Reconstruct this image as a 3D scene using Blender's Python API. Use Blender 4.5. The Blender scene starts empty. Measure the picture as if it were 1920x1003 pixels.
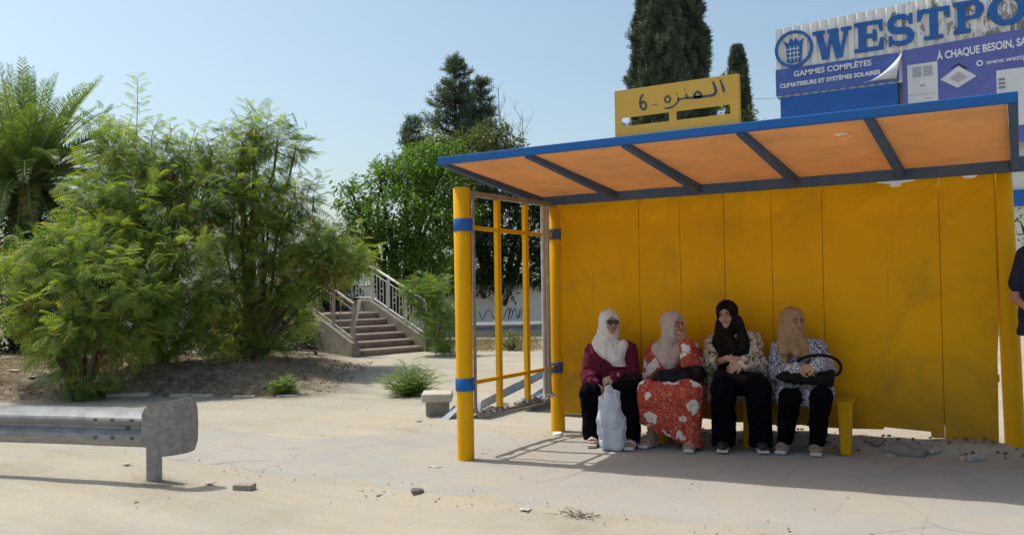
import bpy, bmesh, math, random
import numpy as np
from mathutils import Vector, Matrix
R = math.radians
rng = np.random.default_rng(11)
random.seed(5)
SC = bpy.context.scene
COL = SC.collection

# ---------------------------------------------------------------- camera, sky, sun, exposure
FW = np.array([-0.51558571, 0.85647115, 0.02507086])
RT = np.array([0.85645645, 0.51600857, -0.01474787])
UP = np.array([0.02556791, -0.01386831, 0.99957689])
EYE = np.array([0.0, 0.0, 1.5])
cd = bpy.data.cameras.new('camera')
cd.sensor_width = 36.0
cd.lens = 29.63
cd.clip_start = 0.1
cd.clip_end = 3000
cam = bpy.data.objects.new('camera', cd)
COL.objects.link(cam)
cam.matrix_world = Matrix(((RT[0], UP[0], -FW[0], EYE[0]), (RT[1], UP[1], -FW[1], EYE[1]), (RT[2], UP[2], -FW[2], EYE[2]), (0, 0, 0, 1)))
SC.camera = cam

SUN_DIR = Vector((-0.51, -0.03, 1.0)).normalized()        # towards the sun
elev = math.asin(SUN_DIR.z)
azim = math.atan2(SUN_DIR.x, SUN_DIR.y)
world = bpy.data.worlds.new('World')
SC.world = world
world.use_nodes = True
wn = world.node_tree
for n in list(wn.nodes): wn.nodes.remove(n)
sky = wn.nodes.new('ShaderNodeTexSky')
sky.sky_type = 'NISHITA'
sky.sun_disc = False
sky.sun_elevation = elev
sky.sun_rotation = azim
sky.air_density = 1.0
sky.dust_density = 3.0
sky.ozone_density = 0.3
bg = wn.nodes.new('ShaderNodeBackground')
bg.inputs['Strength'].default_value = 0.125
wo = wn.nodes.new('ShaderNodeOutputWorld')
wb_ = wn.nodes.new('ShaderNodeMix'); wb_.data_type = 'RGBA'; wb_.blend_type = 'MULTIPLY'; wb_.inputs[0].default_value = 1.0
wb_.inputs[7].default_value = (0.96, 1.02, 0.965, 1)                       # camera white balance
wn.links.new(sky.outputs[0], wb_.inputs[6])
wn.links.new(wb_.outputs[2], bg.inputs[0])
wn.links.new(bg.outputs[0], wo.inputs[0])
sl = bpy.data.lights.new('sun', 'SUN')
sl.energy = 2.75
sl.angle = R(0.5)
sl.color = (1.0, 0.955, 0.88)
so = bpy.data.objects.new('sun', sl)
COL.objects.link(so)
so.rotation_euler = SUN_DIR.to_track_quat('Z', 'Y').to_euler()
SC.view_settings.view_transform = 'Standard'
SC.view_settings.look = 'None'
SC.view_settings.exposure = 0.46
SC.view_settings.gamma = 1.0
SC.view_settings.use_curve_mapping = False
try:
    SC.cycles.max_bounces = 8
    SC.cycles.transparent_max_bounces = 12
    SC.cycles.use_denoising = True
except Exception:
    pass

# ---------------------------------------------------------------- helpers
def ray(px, py): return FW + RT * (px - 960) / 1580.3 - UP * (py - 501.5) / 1580.3
def atv(px, py, v): return EYE + ray(px, py) * v                       # a point at depth v
def atY(px, py, Y): r = ray(px, py); return EYE + r * (Y / r[1])        # a point on the vertical plane y = Y
def UV(u, v): return (0.8567 * u - 0.5157 * v, 0.5157 * u + 0.8567 * v)

ORG = {}
def tag(o, label=None, cat=None, group=None, kind=None):
    if label: o['label'] = label
    if cat: o['category'] = cat
    if group: o['group'] = group
    if kind: o['kind'] = kind
    return o
def empty(name, loc, label=None, cat=None, group=None):
    o = bpy.data.objects.new(name, None)
    o.empty_display_size = 0.1
    COL.objects.link(o)
    o.location = Vector(loc)
    ORG[o.name] = np.array(loc, float)
    return tag(o, label, cat, group)
def link_mesh(name, me, mat, parent=None, loc=None, smooth=False):
    o = bpy.data.objects.new(name, me)
    COL.objects.link(o)
    if mat: me.materials.append(mat)
    if parent is not None:
        o.parent = parent
        ORG[o.name] = ORG[parent.name]
    else:
        if loc is None: loc = (0, 0, 0)
        o.location = Vector(loc)
        ORG[o.name] = np.array(loc, float)
    if smooth:
        me.polygons.foreach_set('use_smooth', np.ones(len(me.polygons), bool))
    return o
def mesh_np(name, verts, faces, mat, parent=None, loc=None, smooth=False, attr=None):
    """verts Nx3 in world space, faces MxK (one K)"""
    verts = np.asarray(verts, np.float32)
    faces = np.asarray(faces, np.int32)
    org = ORG[parent.name] if parent is not None else (np.array(loc, float) if loc is not None else np.zeros(3))
    me = bpy.data.meshes.new(name)
    m, k = faces.shape
    me.vertices.add(len(verts)); me.loops.add(m * k); me.polygons.add(m)
    me.vertices.foreach_set('co', (verts - org).astype(np.float32).ravel())
    me.loops.foreach_set('vertex_index', faces.ravel())
    me.polygons.foreach_set('loop_start', np.arange(0, m * k, k, dtype=np.int32))
    me.update(calc_edges=True)
    if attr:
        for an, av in attr.items():
            a = me.attributes.new(an, 'FLOAT', 'POINT')
            a.data.foreach_set('value', np.asarray(av, np.float32))
    return link_mesh(name, me, mat, parent, loc, smooth)

class MB:
    def __init__(s): s.v = []; s.f = []
    def add(s, vs, fs):
        b = len(s.v)
        s.v += [tuple(map(float, p)) for p in vs]
        s.f += [tuple(b + i for i in f) for f in fs]
        return s
    def box(s, lo, hi, M=None):
        x0, y0, z0 = lo; x1, y1, z1 = hi
        vs = [(x0, y0, z0), (x1, y0, z0), (x1, y1, z0), (x0, y1, z0), (x0, y0, z1), (x1, y0, z1), (x1, y1, z1), (x0, y1, z1)]
        if M is not None: vs = [tuple(M @ Vector(p)) for p in vs]
        return s.add(vs, [(3, 2, 1, 0), (4, 5, 6, 7), (0, 1, 5, 4), (1, 2, 6, 5), (2, 3, 7, 6), (3, 0, 4, 7)])
    def bar(s, a, b, w, h, up=(0, 0, 1)):
        """rectangular bar from a to b, w across, h along up"""
        a = Vector(a); b = Vector(b); d = (b - a).normalized()
        side = d.cross(Vector(up))
        if side.length < 1e-4: side = d.cross(Vector((0, 1, 0)))
        side.normalize(); u = side.cross(d).normalized()
        vs = []
        for p in (a, b):
            for i, j in ((-1, -1), (1, -1), (1, 1), (-1, 1)):
                vs.append(p + side * (w / 2 * i) + u * (h / 2 * j))
        return s.add(vs, [(0, 1, 2, 3), (7, 6, 5, 4), (0, 4, 5, 1), (1, 5, 6, 2), (2, 6, 7, 3), (3, 7, 4, 0)])
    def tube(s, path, rad, n=12, cap=True, closed=False):
        P = [Vector(p) for p in path]
        m = len(P)
        rad = [rad] * m if not hasattr(rad, '__len__') else list(rad)
        vs = []; fs = []
        prev = None
        for i, p in enumerate(P):
            if closed: d = (P[(i + 1) % m] - P[i - 1])
            else: d = (P[min(i + 1, m - 1)] - P[max(i - 1, 0)])
            d.normalize()
            if prev is None:
                a = d.orthogonal().normalized()
            else:
                a = prev - d * prev.dot(d)
                a = a.normalized() if a.length > 1e-6 else d.orthogonal().normalized()
            prev = a
            b = d.cross(a)
            for k in range(n):
                t = 2 * math.pi * k / n
                vs.append(p + (a * math.cos(t) + b * math.sin(t)) * rad[i])
        for i in range(m if closed else m - 1):
            j = (i + 1) % m
            for k in range(n):
                fs.append((i * n + k, i * n + (k + 1) % n, j * n + (k + 1) % n, j * n + k))
        if cap and not closed:
            fs.append(tuple(range(n - 1, -1, -1)))
            fs.append(tuple((m - 1) * n + k for k in range(n)))
        return s.add(vs, fs)
    def prism(s, poly, o, ux, uy, depth):
        """polygon (list of 2-D points) in the plane o + a ux + b uy, given thickness along its normal"""
        o = Vector(o); ux = Vector(ux); uy = Vector(uy); n = ux.cross(uy).normalized() * depth
        ar = sum(poly[i - 1][0] * poly[i][1] - poly[i][0] * poly[i - 1][1] for i in range(len(poly)))
        if ar < 0: poly = poly[::-1]
        k = len(poly)
        a = [o + ux * p[0] + uy * p[1] for p in poly]
        b = [p + n for p in a]
        return s.add(a + b, [tuple(range(k - 1, -1, -1)), tuple(range(k, 2 * k))] + [(i, (i + 1) % k, k + (i + 1) % k, k + i) for i in range(k)])
    def ribbon(s, pts, w, o, ux, uy, depth):
        """flat brush stroke of width w (number or list) along 2-D points"""
        n = len(pts)
        ws = w if hasattr(w, '__len__') else [w] * n
        o = Vector(o); ux = Vector(ux); uy = Vector(uy); nn = ux.cross(uy).normalized() * depth
        L = []; Rr = []
        for i in range(n):
            a = pts[max(i - 1, 0)]; b = pts[min(i + 1, n - 1)]
            dx, dy = b[0] - a[0], b[1] - a[1]; l = math.hypot(dx, dy) or 1
            px, py = -dy / l * ws[i] / 2, dx / l * ws[i] / 2
            L.append((pts[i][0] + px, pts[i][1] + py)); Rr.append((pts[i][0] - px, pts[i][1] - py))
        vs = []
        for (l, r) in zip(L, Rr):
            for q in (l, r):
                p = o + ux * q[0] + uy * q[1]
                vs += [p, p + nn]
        fs = []
        for i in range(n - 1):
            a = 4 * i; b = a + 4
            fs += [(a + 1, a + 3, b + 3, b + 1), (a, b, b + 2, a + 2), (a, a + 1, b + 1, b), (a + 2, b + 2, b + 3, a + 3)]
        fs += [(0, 2, 3, 1), (4 * n - 4, 4 * n - 3, 4 * n - 1, 4 * n - 2)]
        return s.add(vs, fs)
    def build(s, name, mat, parent=None, loc=None, smooth=False, bevel=0, segs=2, autosmooth=None):
        org = ORG[parent.name] if parent is not None else (np.array(loc, float) if loc is not None else np.zeros(3))
        me = bpy.data.meshes.new(name)
        me.from_pydata([tuple(np.array(p) - org) for p in s.v], [], s.f)
        me.update()
        o = link_mesh(name, me, mat, parent, loc, smooth or autosmooth is not None)
        if autosmooth is not None:
            bm = bmesh.new(); bm.from_mesh(me)
            for e in bm.edges:
                if len(e.link_faces) == 2 and e.calc_face_angle(0) > R(autosmooth): e.smooth = False
            bm.to_mesh(me); bm.free()
        if bevel:
            md = o.modifiers.new('bevel', 'BEVEL'); md.width = bevel; md.segments = segs; md.limit_method = 'ANGLE'; md.angle_limit = R(40)
        return o
def spline(pts, n):
    P = np.array(pts, float); m = len(P); out = []
    for t in np.linspace(0, m - 1, n):
        i = min(int(t), m - 2); f = t - i
        p0 = P[max(i - 1, 0)]; p1 = P[i]; p2 = P[i + 1]; p3 = P[min(i + 2, m - 1)]
        out.append(.5 * ((2 * p1) + (-p0 + p2) * f + (2 * p0 - 5 * p1 + 4 * p2 - p3) * f * f + (-p0 + 3 * p1 - 3 * p2 + p3) * f ** 3))
    return np.array(out)

# ---------------------------------------------------------------- materials
def newmat(name):
    m = bpy.data.materials.new(name); m.use_nodes = True
    nt = m.node_tree
    for n in list(nt.nodes): nt.nodes.remove(n)
    out = nt.nodes.new('ShaderNodeOutputMaterial')
    return m, nt, out
def N(nt, t, **kw):
    n = nt.nodes.new(t)
    for k, v in kw.items():
        if k in n.inputs.keys() if hasattr(n.inputs, 'keys') else False: n.inputs[k].default_value = v
        else: setattr(n, k, v)
    return n
def coords(nt, kind='Object'):
    return nt.nodes.new('ShaderNodeTexCoord').outputs[kind]
def noise(nt, co, scale, detail=4, rough=.55, dist=0, stretch=None):
    if stretch is not None:
        mp = nt.nodes.new('ShaderNodeMapping'); mp.inputs['Scale'].default_value = stretch
        nt.links.new(co, mp.inputs[0]); co = mp.outputs[0]
    n = nt.nodes.new('ShaderNodeTexNoise')
    n.inputs['Scale'].default_value = scale; n.inputs['Detail'].default_value = detail
    n.inputs['Roughness'].default_value = rough; n.inputs['Distortion'].default_value = dist
    nt.links.new(co, n.inputs['Vector'])
    return n.outputs['Fac']
def ramp(nt, fac, stops, interp='LINEAR'):
    r = nt.nodes.new('ShaderNodeValToRGB'); r.color_ramp.interpolation = interp
    els = r.color_ramp.elements
    while len(els) < len(stops): els.new(.5)
    for e, (p, c) in zip(els, stops):
        e.position = p
        e.color = (c, c, c, 1) if not hasattr(c, '__len__') else (*c, 1)
    nt.links.new(fac, r.inputs[0])
    return r.outputs[0]
def mix(nt, fac, a, b, blend='MIX'):
    m = nt.nodes.new('ShaderNodeMix'); m.data_type = 'RGBA'; m.blend_type = blend
    for sock, val in ((m.inputs[0], fac), (m.inputs[6], a), (m.inputs[7], b)):
        if hasattr(val, 'is_output'): nt.links.new(val, sock)
        elif hasattr(val, '__len__'): sock.default_value = (*val, 1)
        else: sock.default_value = val
    return m.outputs[2]
def mth(nt, op, a, b=0.0, clamp=False):
    m = nt.nodes.new('ShaderNodeMath'); m.operation = op; m.use_clamp = clamp
    for sock, val in ((m.inputs[0], a), (m.inputs[1], b)):
        if hasattr(val, 'is_output'): nt.links.new(val, sock)
        else: sock.default_value = val
    return m.outputs[0]
def bumpn(nt, h, strength=.3, dist=.01):
    b = nt.nodes.new('ShaderNodeBump'); b.inputs['Strength'].default_value = strength; b.inputs['Distance'].default_value = dist
    nt.links.new(h, b.inputs['Height'])
    return b.outputs[0]
def finish(nt, out, col, rough=.6, metal=0, normal=None, spec=.35, sheen=0):
    p = nt.nodes.new('ShaderNodeBsdfPrincipled')
    if hasattr(col, 'is_output'): nt.links.new(col, p.inputs['Base Color'])
    else: p.inputs['Base Color'].default_value = (*col, 1)
    if hasattr(rough, 'is_output'): nt.links.new(rough, p.inputs['Roughness'])
    else: p.inputs['Roughness'].default_value = rough
    p.inputs['Metallic'].default_value = metal
    p.inputs['Specular IOR Level'].default_value = spec
    if sheen: p.inputs['Sheen Weight'].default_value = sheen
    if normal is not None: nt.links.new(normal, p.inputs['Normal'])
    nt.links.new(p.outputs[0], out.inputs[0])
    return p
def pmat(name, col, rough=.6, col2=None, scale=6, detail=5, lo=.35, hi=.7, bump=0, bscale=60, bdist=.004, metal=0, spec=.35, stretch=None, sheen=0):
    m, nt, out = newmat(name)
    co = coords(nt)
    c = col
    if col2 is not None:
        c = ramp(nt, noise(nt, co, scale, detail, .6, 0, stretch), [(lo, col), (hi, col2)])
    nb = bumpn(nt, noise(nt, co, bscale, 4, .6), bump, bdist) if bump else None
    finish(nt, out, c, rough, metal, nb, spec, sheen)
    return m
def painted(name, col, rust, grime, amount=.62, rough=.5, gscale=2.2, dirtz=None):
    """old enamel paint: faded patches, grime streaks, chips down to primer"""
    m, nt, out = newmat(name)
    co = coords(nt)
    fade = noise(nt, co, 3.1, 5, .6)
    c = mix(nt, ramp(nt, fade, [(.3, 0), (.75, .55)]), col, tuple(min(1, x * 1.12 + .006) for x in col))
    streak = noise(nt, co, gscale, 6, .65, .4, (1, 1, .35))
    c = mix(nt, ramp(nt, streak, [(amount - .12, 0), (amount + .2, .75)]), c, grime)
    chip = noise(nt, co, 26, 6, .7)
    c = mix(nt, ramp(nt, chip, [(.70, 0), (.73, 1)]), c, rust)
    nb = bumpn(nt, noise(nt, co, 14, 6, .65), .18, .006)
    rg = ramp(nt, streak, [(.3, rough), (.8, min(1, rough + .3))])
    finish(nt, out, c, rg, 0, nb, .15)
    return m
YEL = (0.66, 0.36, 0.012)
M_yel_post = painted('yellow post paint', (0.74, 0.365, 0.002), (.23, .12, .05), (.36, .21, .03), .66)
M_yel_bar = painted('yellow bar paint', (0.70, 0.36, 0.004), (.2, .11, .05), (.34, .2, .04), .64)
M_blue = painted('blue enamel', (0.018, 0.115, 0.37), (.10, .09, .09), (.05, .10, .19), .62, .42)
M_blue_old = painted('weathered blue grey paint', (0.045, 0.095, 0.205), (.05, .05, .055), (.115, .135, .175), .46, .7, 5)
M_alu = pmat('weathered grey aluminium', (.34, .32, .29), .5, (.2, .19, .17), 12, metal=.35, bump=.1)
M_galv = pmat('galvanised steel', (.33, .335, .335), .6, (.21, .215, .22), 7, metal=.15, bump=.12, bscale=35, stretch=(1, 1, 3))
M_galv_blue = pmat('dull bluish galvanised steel', (.36, .41, .46), .5, (.25, .28, .32), 5, metal=.4, bump=.1)
M_galv_dark = pmat('grey rough plate', (.21, .205, .195), .7, (.30, .295, .28), 22, 6, .4, .65, metal=.15, bump=.2, bscale=50)
M_conc = pmat('grey concrete', (.32, .29, .25), .9, (.20, .18, .155), 4, bump=.35, bscale=30, bdist=.006, spec=.15)
M_conc_pale = pmat('pale cement', (.52, .47, .40), .9, (.38, .34, .29), 5, bump=.3, bscale=30, spec=.15)
M_stone = pmat('pale stone', (.46, .41, .34), .9, (.30, .27, .23), 14, bump=.4, bscale=40, spec=.15)
M_paper = pmat('white paper', (.72, .71, .68), .8)
M_dark = pmat('dark rubber', (.03, .03, .032), .7)
def back_panel_mat():
    m, nt, out = newmat('yellow sheet paint')
    co = coords(nt)
    c = mix(nt, ramp(nt, noise(nt, co, 1.7, 5, .6), [(.3, 0), (.72, 1)]), (0.83, 0.40, 0.0006), (0.70, 0.345, 0.001))
    sep = nt.nodes.new('ShaderNodeSeparateXYZ'); nt.links.new(co, sep.inputs[0])
    low = mth(nt, 'MULTIPLY_ADD', sep.outputs[2], -0.36, True)
    low.node.inputs[2].default_value = 0.42                             # splash-back dirt climbs from the ground
    east = mth(nt, 'MULTIPLY_ADD', sep.outputs[0], 0.10, True); east.node.inputs[2].default_value = -.18
    n2 = noise(nt, co, 1.5, 6, .62, .6)
    g = mth(nt, 'ADD', mth(nt, 'ADD', low, east), mth(nt, 'MULTIPLY', n2, .95))
    c = mix(nt, ramp(nt, g, [(.50, 0), (.92, .72)]), c, (.20, .145, .03))
    ptch = noise(nt, co, 2.6, 3, .5, .3)
    c = mix(nt, ramp(nt, ptch, [(.62, 0), (.78, .3)]), c, (.42, .26, .03))
    run_ = noise(nt, co, 3.2, 6, .7, .3, (1.6, 1, .12))
    c = mix(nt, ramp(nt, run_, [(.60, 0), (.72, .42)]), c, (.36, .19, .02))
    sc = noise(nt, co, 30, 6, .7)
    c = mix(nt, ramp(nt, sc, [(.70, 0), (.74, .8)]), c, (.2, .12, .04))
    nb = bumpn(nt, noise(nt, co, 2.6, 4, .55), .55, .03)
    finish(nt, out, c, .5, 0, nb, .12)
    return m
M_panel = back_panel_mat()
def roof_sheet_mat():
    m, nt, out = newmat('orange translucent sheet')
    co = coords(nt)
    n1 = noise(nt, co, 1.6, 5, .6)
    c = ramp(nt, n1, [(.3, (.84, .50, .23)), (.7, (.74, .46, .245))])
    dirt = ramp(nt, noise(nt, co, 4, 6, .65, .5), [(.45, 0), (.8, .42)])
    c = mix(nt, dirt, c, (.40, .27, .16))
    d = nt.nodes.new('ShaderNodeBsdfDiffuse'); t = nt.nodes.new('ShaderNodeBsdfTranslucent')
    nt.links.new(c, d.inputs[0]); nt.links.new(c, t.inputs[0])
    ms = nt.nodes.new('ShaderNodeMixShader'); ms.inputs[0].default_value = .34
    nt.links.new(d.outputs[0], ms.inputs[1]); nt.links.new(t.outputs[0], ms.inputs[2])
    nt.links.new(ms.outputs[0], out.inputs[0])
    return m
M_roof = roof_sheet_mat()

# ---------------------------------------------------------------- the ground
_lat = np.random.default_rng(3).random((64, 64, 64)).astype(np.float32)
def vnoise(x, y, z=0.0):
    x, y, z = np.broadcast_arrays(np.asarray(x, np.float32), np.asarray(y, np.float32), np.asarray(z, np.float32))
    xi = np.floor(x).astype(int); yi = np.floor(y).astype(int); zi = np.floor(z).astype(int)
    fx = x - xi; fy = y - yi; fz = z - zi
    fx = fx * fx * (3 - 2 * fx); fy = fy * fy * (3 - 2 * fy); fz = fz * fz * (3 - 2 * fz)
    r = 0
    for a in (0, 1):
        for b in (0, 1):
            for c in (0, 1):
                r = r + _lat[(xi + a) % 64, (yi + b) % 64, (zi + c) % 64] * (fx if a else 1 - fx) * (fy if b else 1 - fy) * (fz if c else 1 - fz)
    return r
def fbm(x, y, z=0.0, o=4):
    r = 0; a = .5; s = 0
    for i in range(o):
        r = r + a * vnoise(x * 2 ** i + 7.3 * i, y * 2 ** i + 3.1 * i, np.asarray(z) * 2 ** i); s += a; a *= .5
    return r / s
def sst(a, b, x):
    t = np.clip((x - a) / (b - a), 0, 1); return t * t * (3 - 2 * t)
def berm(x, y):
    u = .8567 * x + .5157 * y; v = -.5157 * x + .8567 * y
    q = u / np.maximum(v, 1)
    return sst(-.17, -.30, q) * sst(12.1, 13.4, v) * (v > 0)
def ground_h(x, y):
    x = np.asarray(x, float); y = np.asarray(y, float)
    v = -.5157 * x + .8567 * y
    h = .03 * np.clip(x + 4.18, 0, 5) * sst(12, 9.5, y)
    h = h - .045 * sst(5.06, 4.96, y + .16 * (fbm(x * 1.3, y * .4, 2.2) - .5)) * sst(-8, -5.2, x)
    h = h + .105 * np.exp(-((y - 7.80) / .13) ** 2) * sst(-3.3, -2.9, x) * sst(.3, -.3, x) * (.6 + .8 * fbm(x * 3, y * 3, 6.))
    b = berm(x, y)
    h = h + .36 * b + .17 * sst(12, 16, v) * (1 - b)
    near = sst(40, 15, np.hypot(x, y))
    h = h + near * ((fbm(x * .9, y * .9, 1.0) - .5) * .05 * (1 - sst(-5.0, -4.3, x) * sst(4.9, 5.3, y) * sst(8.2, 7.7, y)) + b * (fbm(x * 2.2, y * 2.2, 5.) - .5) * .16 + (fbm(x * 5, y * 5, 4.) - .5) * .012)
    return h
def gz(x, y): return float(ground_h(x, y))
def on_ground(px, py, lift=0.0):
    r = ray(px, py); t = 2.0
    for _ in range(60):
        p = EYE + r * t
        dz = p[2] - gz(p[0], p[1])
        t += dz / max(-r[2], .02) * .7
    p = EYE + r * t
    return np.array([p[0], p[1], gz(p[0], p[1]) + lift])
def axis(lo, a, b, hi, fine):
    mid = list(np.arange(a, b, fine)); out = []; p = a; s = fine
    while p > lo: s *= 1.28; p -= s; out.append(p)
    out = out[::-1] + mid; p = b; s = fine
    while p < hi: out.append(p); s *= 1.28; p += s
    return np.array(out + [hi])
gx = axis(-900, -13.5, 2.0, 900, .10)
gy = axis(-60, 2.0, 13.5, 900, .10)
X, Y = np.meshgrid(gx, gy)
Z = ground_h(X, Y)
nx, ny = len(gx), len(gy)
idx = np.arange(nx * ny).reshape(ny, nx)
GF = np.stack([idx[:-1, :-1], idx[:-1, 1:], idx[1:, 1:], idx[1:, :-1]], -1).reshape(-1, 4)
_u = .8567 * X + .5157 * Y; _v = -.5157 * X + .8567 * Y
patch_ = np.exp(-(((X + 5.98) / .26) ** 2 + ((Y - 4.40) / .13) ** 2))
soil = np.maximum(.75 * patch_, sst(-.15, -.25, _u / np.maximum(_v, 1)) * sst(11.6, 12.5, _v + .9 * (fbm(X * 1.1, Y * 1.1, 3.) - .5)) * (_v > 0), .8 * np.exp(-((Y - 7.76) / .2) ** 2) * sst(-3.6, -2.8, X) * sst(.4, -.2, X))
def ground_mat():
    m, nt, out = newmat('dusty sand and dirt')
    co = coords(nt)
    a = ramp(nt, noise(nt, co, .55, 6, .6), [(.33, (.43, .365, .25)), (.5, (.385, .345, .27)), (.66, (.32, .28, .21))])
    b = ramp(nt, noise(nt, co, 2.4, 7, .65, .4), [(.34, 0), (.72, .75)])
    c = mix(nt, b, a, (.385, .36, .315))
    stain = ramp(nt, noise(nt, co, 1.1, 7, .7, .8), [(.58, 0), (.74, .5)])
    c = mix(nt, stain, c, (.25, .20, .145))
    at = nt.nodes.new('ShaderNodeAttribute'); at.attribute_name = 'soil'
    litter = ramp(nt, noise(nt, co, 7, 7, .7), [(.36, (.045, .033, .023)), (.52, (.14, .105, .072)), (.68, (.33, .265, .185))])
    sm = mth(nt, 'MULTIPLY', at.outputs['Fac'], ramp(nt, noise(nt, co, 1.6, 5, .6), [(.36, 1), (.68, .8)]))
    c = mix(nt, sm, c, litter)
    tracks = ramp(nt, noise(nt, co, 1.6, 6, .62, .3, (.16, 1.5, 1)), [(.48, 0), (.60, .20), (.66, 0)])
    c = mix(nt, tracks, c, (.27, .225, .165))
    pale = ramp(nt, noise(nt, co, .8, 5, .6, .4, (.35, 1.2, 1)), [(.5, 0), (.72, .7)])
    c = mix(nt, pale, c, (.46, .415, .33))
    grit = ramp(nt, noise(nt, co, 48, 5, .78), [(.58, 0), (.68, .6)])
    c = mix(nt, grit, c, (.22, .185, .145))
    h = mth(nt, 'ADD', noise(nt, co, 9, 8, .68), mth(nt, 'MULTIPLY', noise(nt, co, 70, 4, .7), .35))
    finish(nt, out, c, .95, 0, bumpn(nt, h, .55, .03), .12)
    return m
M_ground = ground_mat()
g = mesh_np('ground', np.stack([X.ravel(), Y.ravel(), Z.ravel()], -1), GF, M_ground, None, (0, 0, 0), True, {'soil': soil.ravel()})
tag(g, 'dusty sand and dirt of the road shoulder and lot', kind='structure')

# concrete pavement under and in front of the shelter, broken along its front edge
px_ = np.arange(-10.5, 3.6, .08); py_ = np.linspace(0, 1, 40)
front = 5.02 + .22 * (fbm(px_ * 1.3, 0 * px_, 2.2) - .5) + .09 * (fbm(px_ * 5, 0 * px_ + 3, 8.2) - .5)
back = 7.62 - .26 * sst(-1.6, -1.1, px_) + .30 * (fbm(px_ * .9, 0 * px_ + 9, 1.2) - .5) - 1.35 * sst(-4.9, -6.5, px_) + .5 * sst(-6.5, -8, px_) * fbm(px_, px_ * 0, 3)
PX = np.repeat(px_[None], len(py_), 0); PY = front[None] + (back - front)[None] * py_[:, None]
edge = np.minimum(np.minimum(py_[:, None] * 12, (1 - py_)[:, None] * 12), 1) * np.minimum((PX + 10.5) * 2, 1)
PZ = ground_h(PX, np.maximum(PY, 5.12)) + .012 * np.clip(edge, 0, 1) - .012 * (1 - np.clip(edge, 0, 1))
PZ[0] -= .045
i2 = np.arange(PX.size).reshape(PX.shape)
PF = np.stack([i2[:-1, :-1], i2[:-1, 1:], i2[1:, 1:], i2[1:, :-1]], -1).reshape(-1, 4)
def pavement_mat():
    m, nt, out = newmat('dusty concrete paving')
    co = coords(nt)
    a = ramp(nt, noise(nt, co, 1.0, 6, .6), [(.32, (.36, .338, .30)), (.68, (.315, .302, .28))])
    dust = ramp(nt, noise(nt, co, 1.7, 7, .66, .5), [(.42, 0), (.70, .85)])
    c = mix(nt, dust, a, (.39, .345, .275))
    spot = ramp(nt, noise(nt, co, 5.5, 6, .7), [(.62, 0), (.74, .5)])
    c = mix(nt, spot, c, (.25, .225, .20))
    br = nt.nodes.new('ShaderNodeTexBrick'); br.inputs['Scale'].default_value = 1.0
    br.inputs['Brick Width'].default_value = .5; br.inputs['Row Height'].default_value = .5; br.inputs['Mortar Size'].default_value = .008
    br.offset = 0; nt.links.new(co, br.inputs[0])
    fade = ramp(nt, noise(nt, co, .9, 4, .6), [(.42, 0), (.6, .3)])
    c = mix(nt, mth(nt, 'MULTIPLY', br.outputs['Fac'], fade), c, (.22, .19, .16))
    cw = nt.nodes.new('ShaderNodeTexNoise'); cw.inputs['Scale'].default_value = 1.3; cw.inputs['Detail'].default_value = 6; nt.links.new(co, cw.inputs[0])
    vo = nt.nodes.new('ShaderNodeTexVoronoi'); vo.feature = 'DISTANCE_TO_EDGE'; vo.inputs['Scale'].default_value = .55
    nt.links.new(mix(nt, .45, co, cw.outputs['Color'], 'ADD'), vo.inputs['Vector'])
    crack = mth(nt, 'MULTIPLY', ramp(nt, vo.outputs['Distance'], [(.003, 1), (.010, 0)]), ramp(nt, noise(nt, co, .7, 4, .6), [(.48, 0), (.6, .45)]))
    c = mix(nt, crack, c, (.13, .115, .10))
    grit = ramp(nt, noise(nt, co, 60, 4, .75), [(.60, 0), (.70, .5)])
    c = mix(nt, grit, c, (.22, .20, .175))
    h = mth(nt, 'ADD', noise(nt, co, 10, 8, .68), mth(nt, 'MULTIPLY', noise(nt, co, 80, 4, .7), .3))
    finish(nt, out, c, .92, 0, bumpn(nt, h, .4, .02), .15)
    return m
pv = mesh_np('pavement', np.stack([PX.ravel(), PY.ravel(), PZ.ravel()], -1), PF, pavement_mat(), None, (0, 0, 0), True)
tag(pv, 'worn dusty concrete pavement in front of the shelter', kind='structure')

# low kerb at the foot of the planted bank
kb = MB()
for i in (0, 1, 3, 4, 6, 8):
    a = np.array(UV(-5.9 + i * .31, 12.28 - i * .012)); b = np.array(UV(-5.9 + i * .31 + .302, 12.28 - i * .012 + random.uniform(-.02, .02)))
    z = gz(*a) - .03 + random.uniform(-.012, .008)
    kb.bar((a[0], a[1], z), (b[0], b[1], z + random.uniform(-.01, .01)), .12, .12)
k = kb.build('kerb', M_conc_pale, None, (0, 0, 0), bevel=.012); tag(k, 'low grey kerb at the foot of the planted bank', kind='structure')
# far hill
hx = np.linspace(-700, 300, 120); prof = 30 + 26 * fbm(hx * .009, hx * 0 + 4, 1.)
hv = []; hf = []
for i, x in enumerate(hx):
    for dy, s in ((0, 0), (60, .55), (140, 1), (320, .6)): hv.append((x, 480 + dy + 40 * math.sin(x * .01), s * prof[i] - (2 if s == 0 else 0)))
for i in range(119):
    for j in range(3): hf.append((i * 4 + j, i * 4 + 4 + j, i * 4 + 5 + j, i * 4 + 1 + j))
hl = mesh_np('hill', hv, hf, pmat('far scrub hill', (.20, .24, .20), .95, (.27, .27, .22), .03), None, (0, 0, 0), True)
tag(hl, 'low far hill behind the trees', kind='structure')
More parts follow.
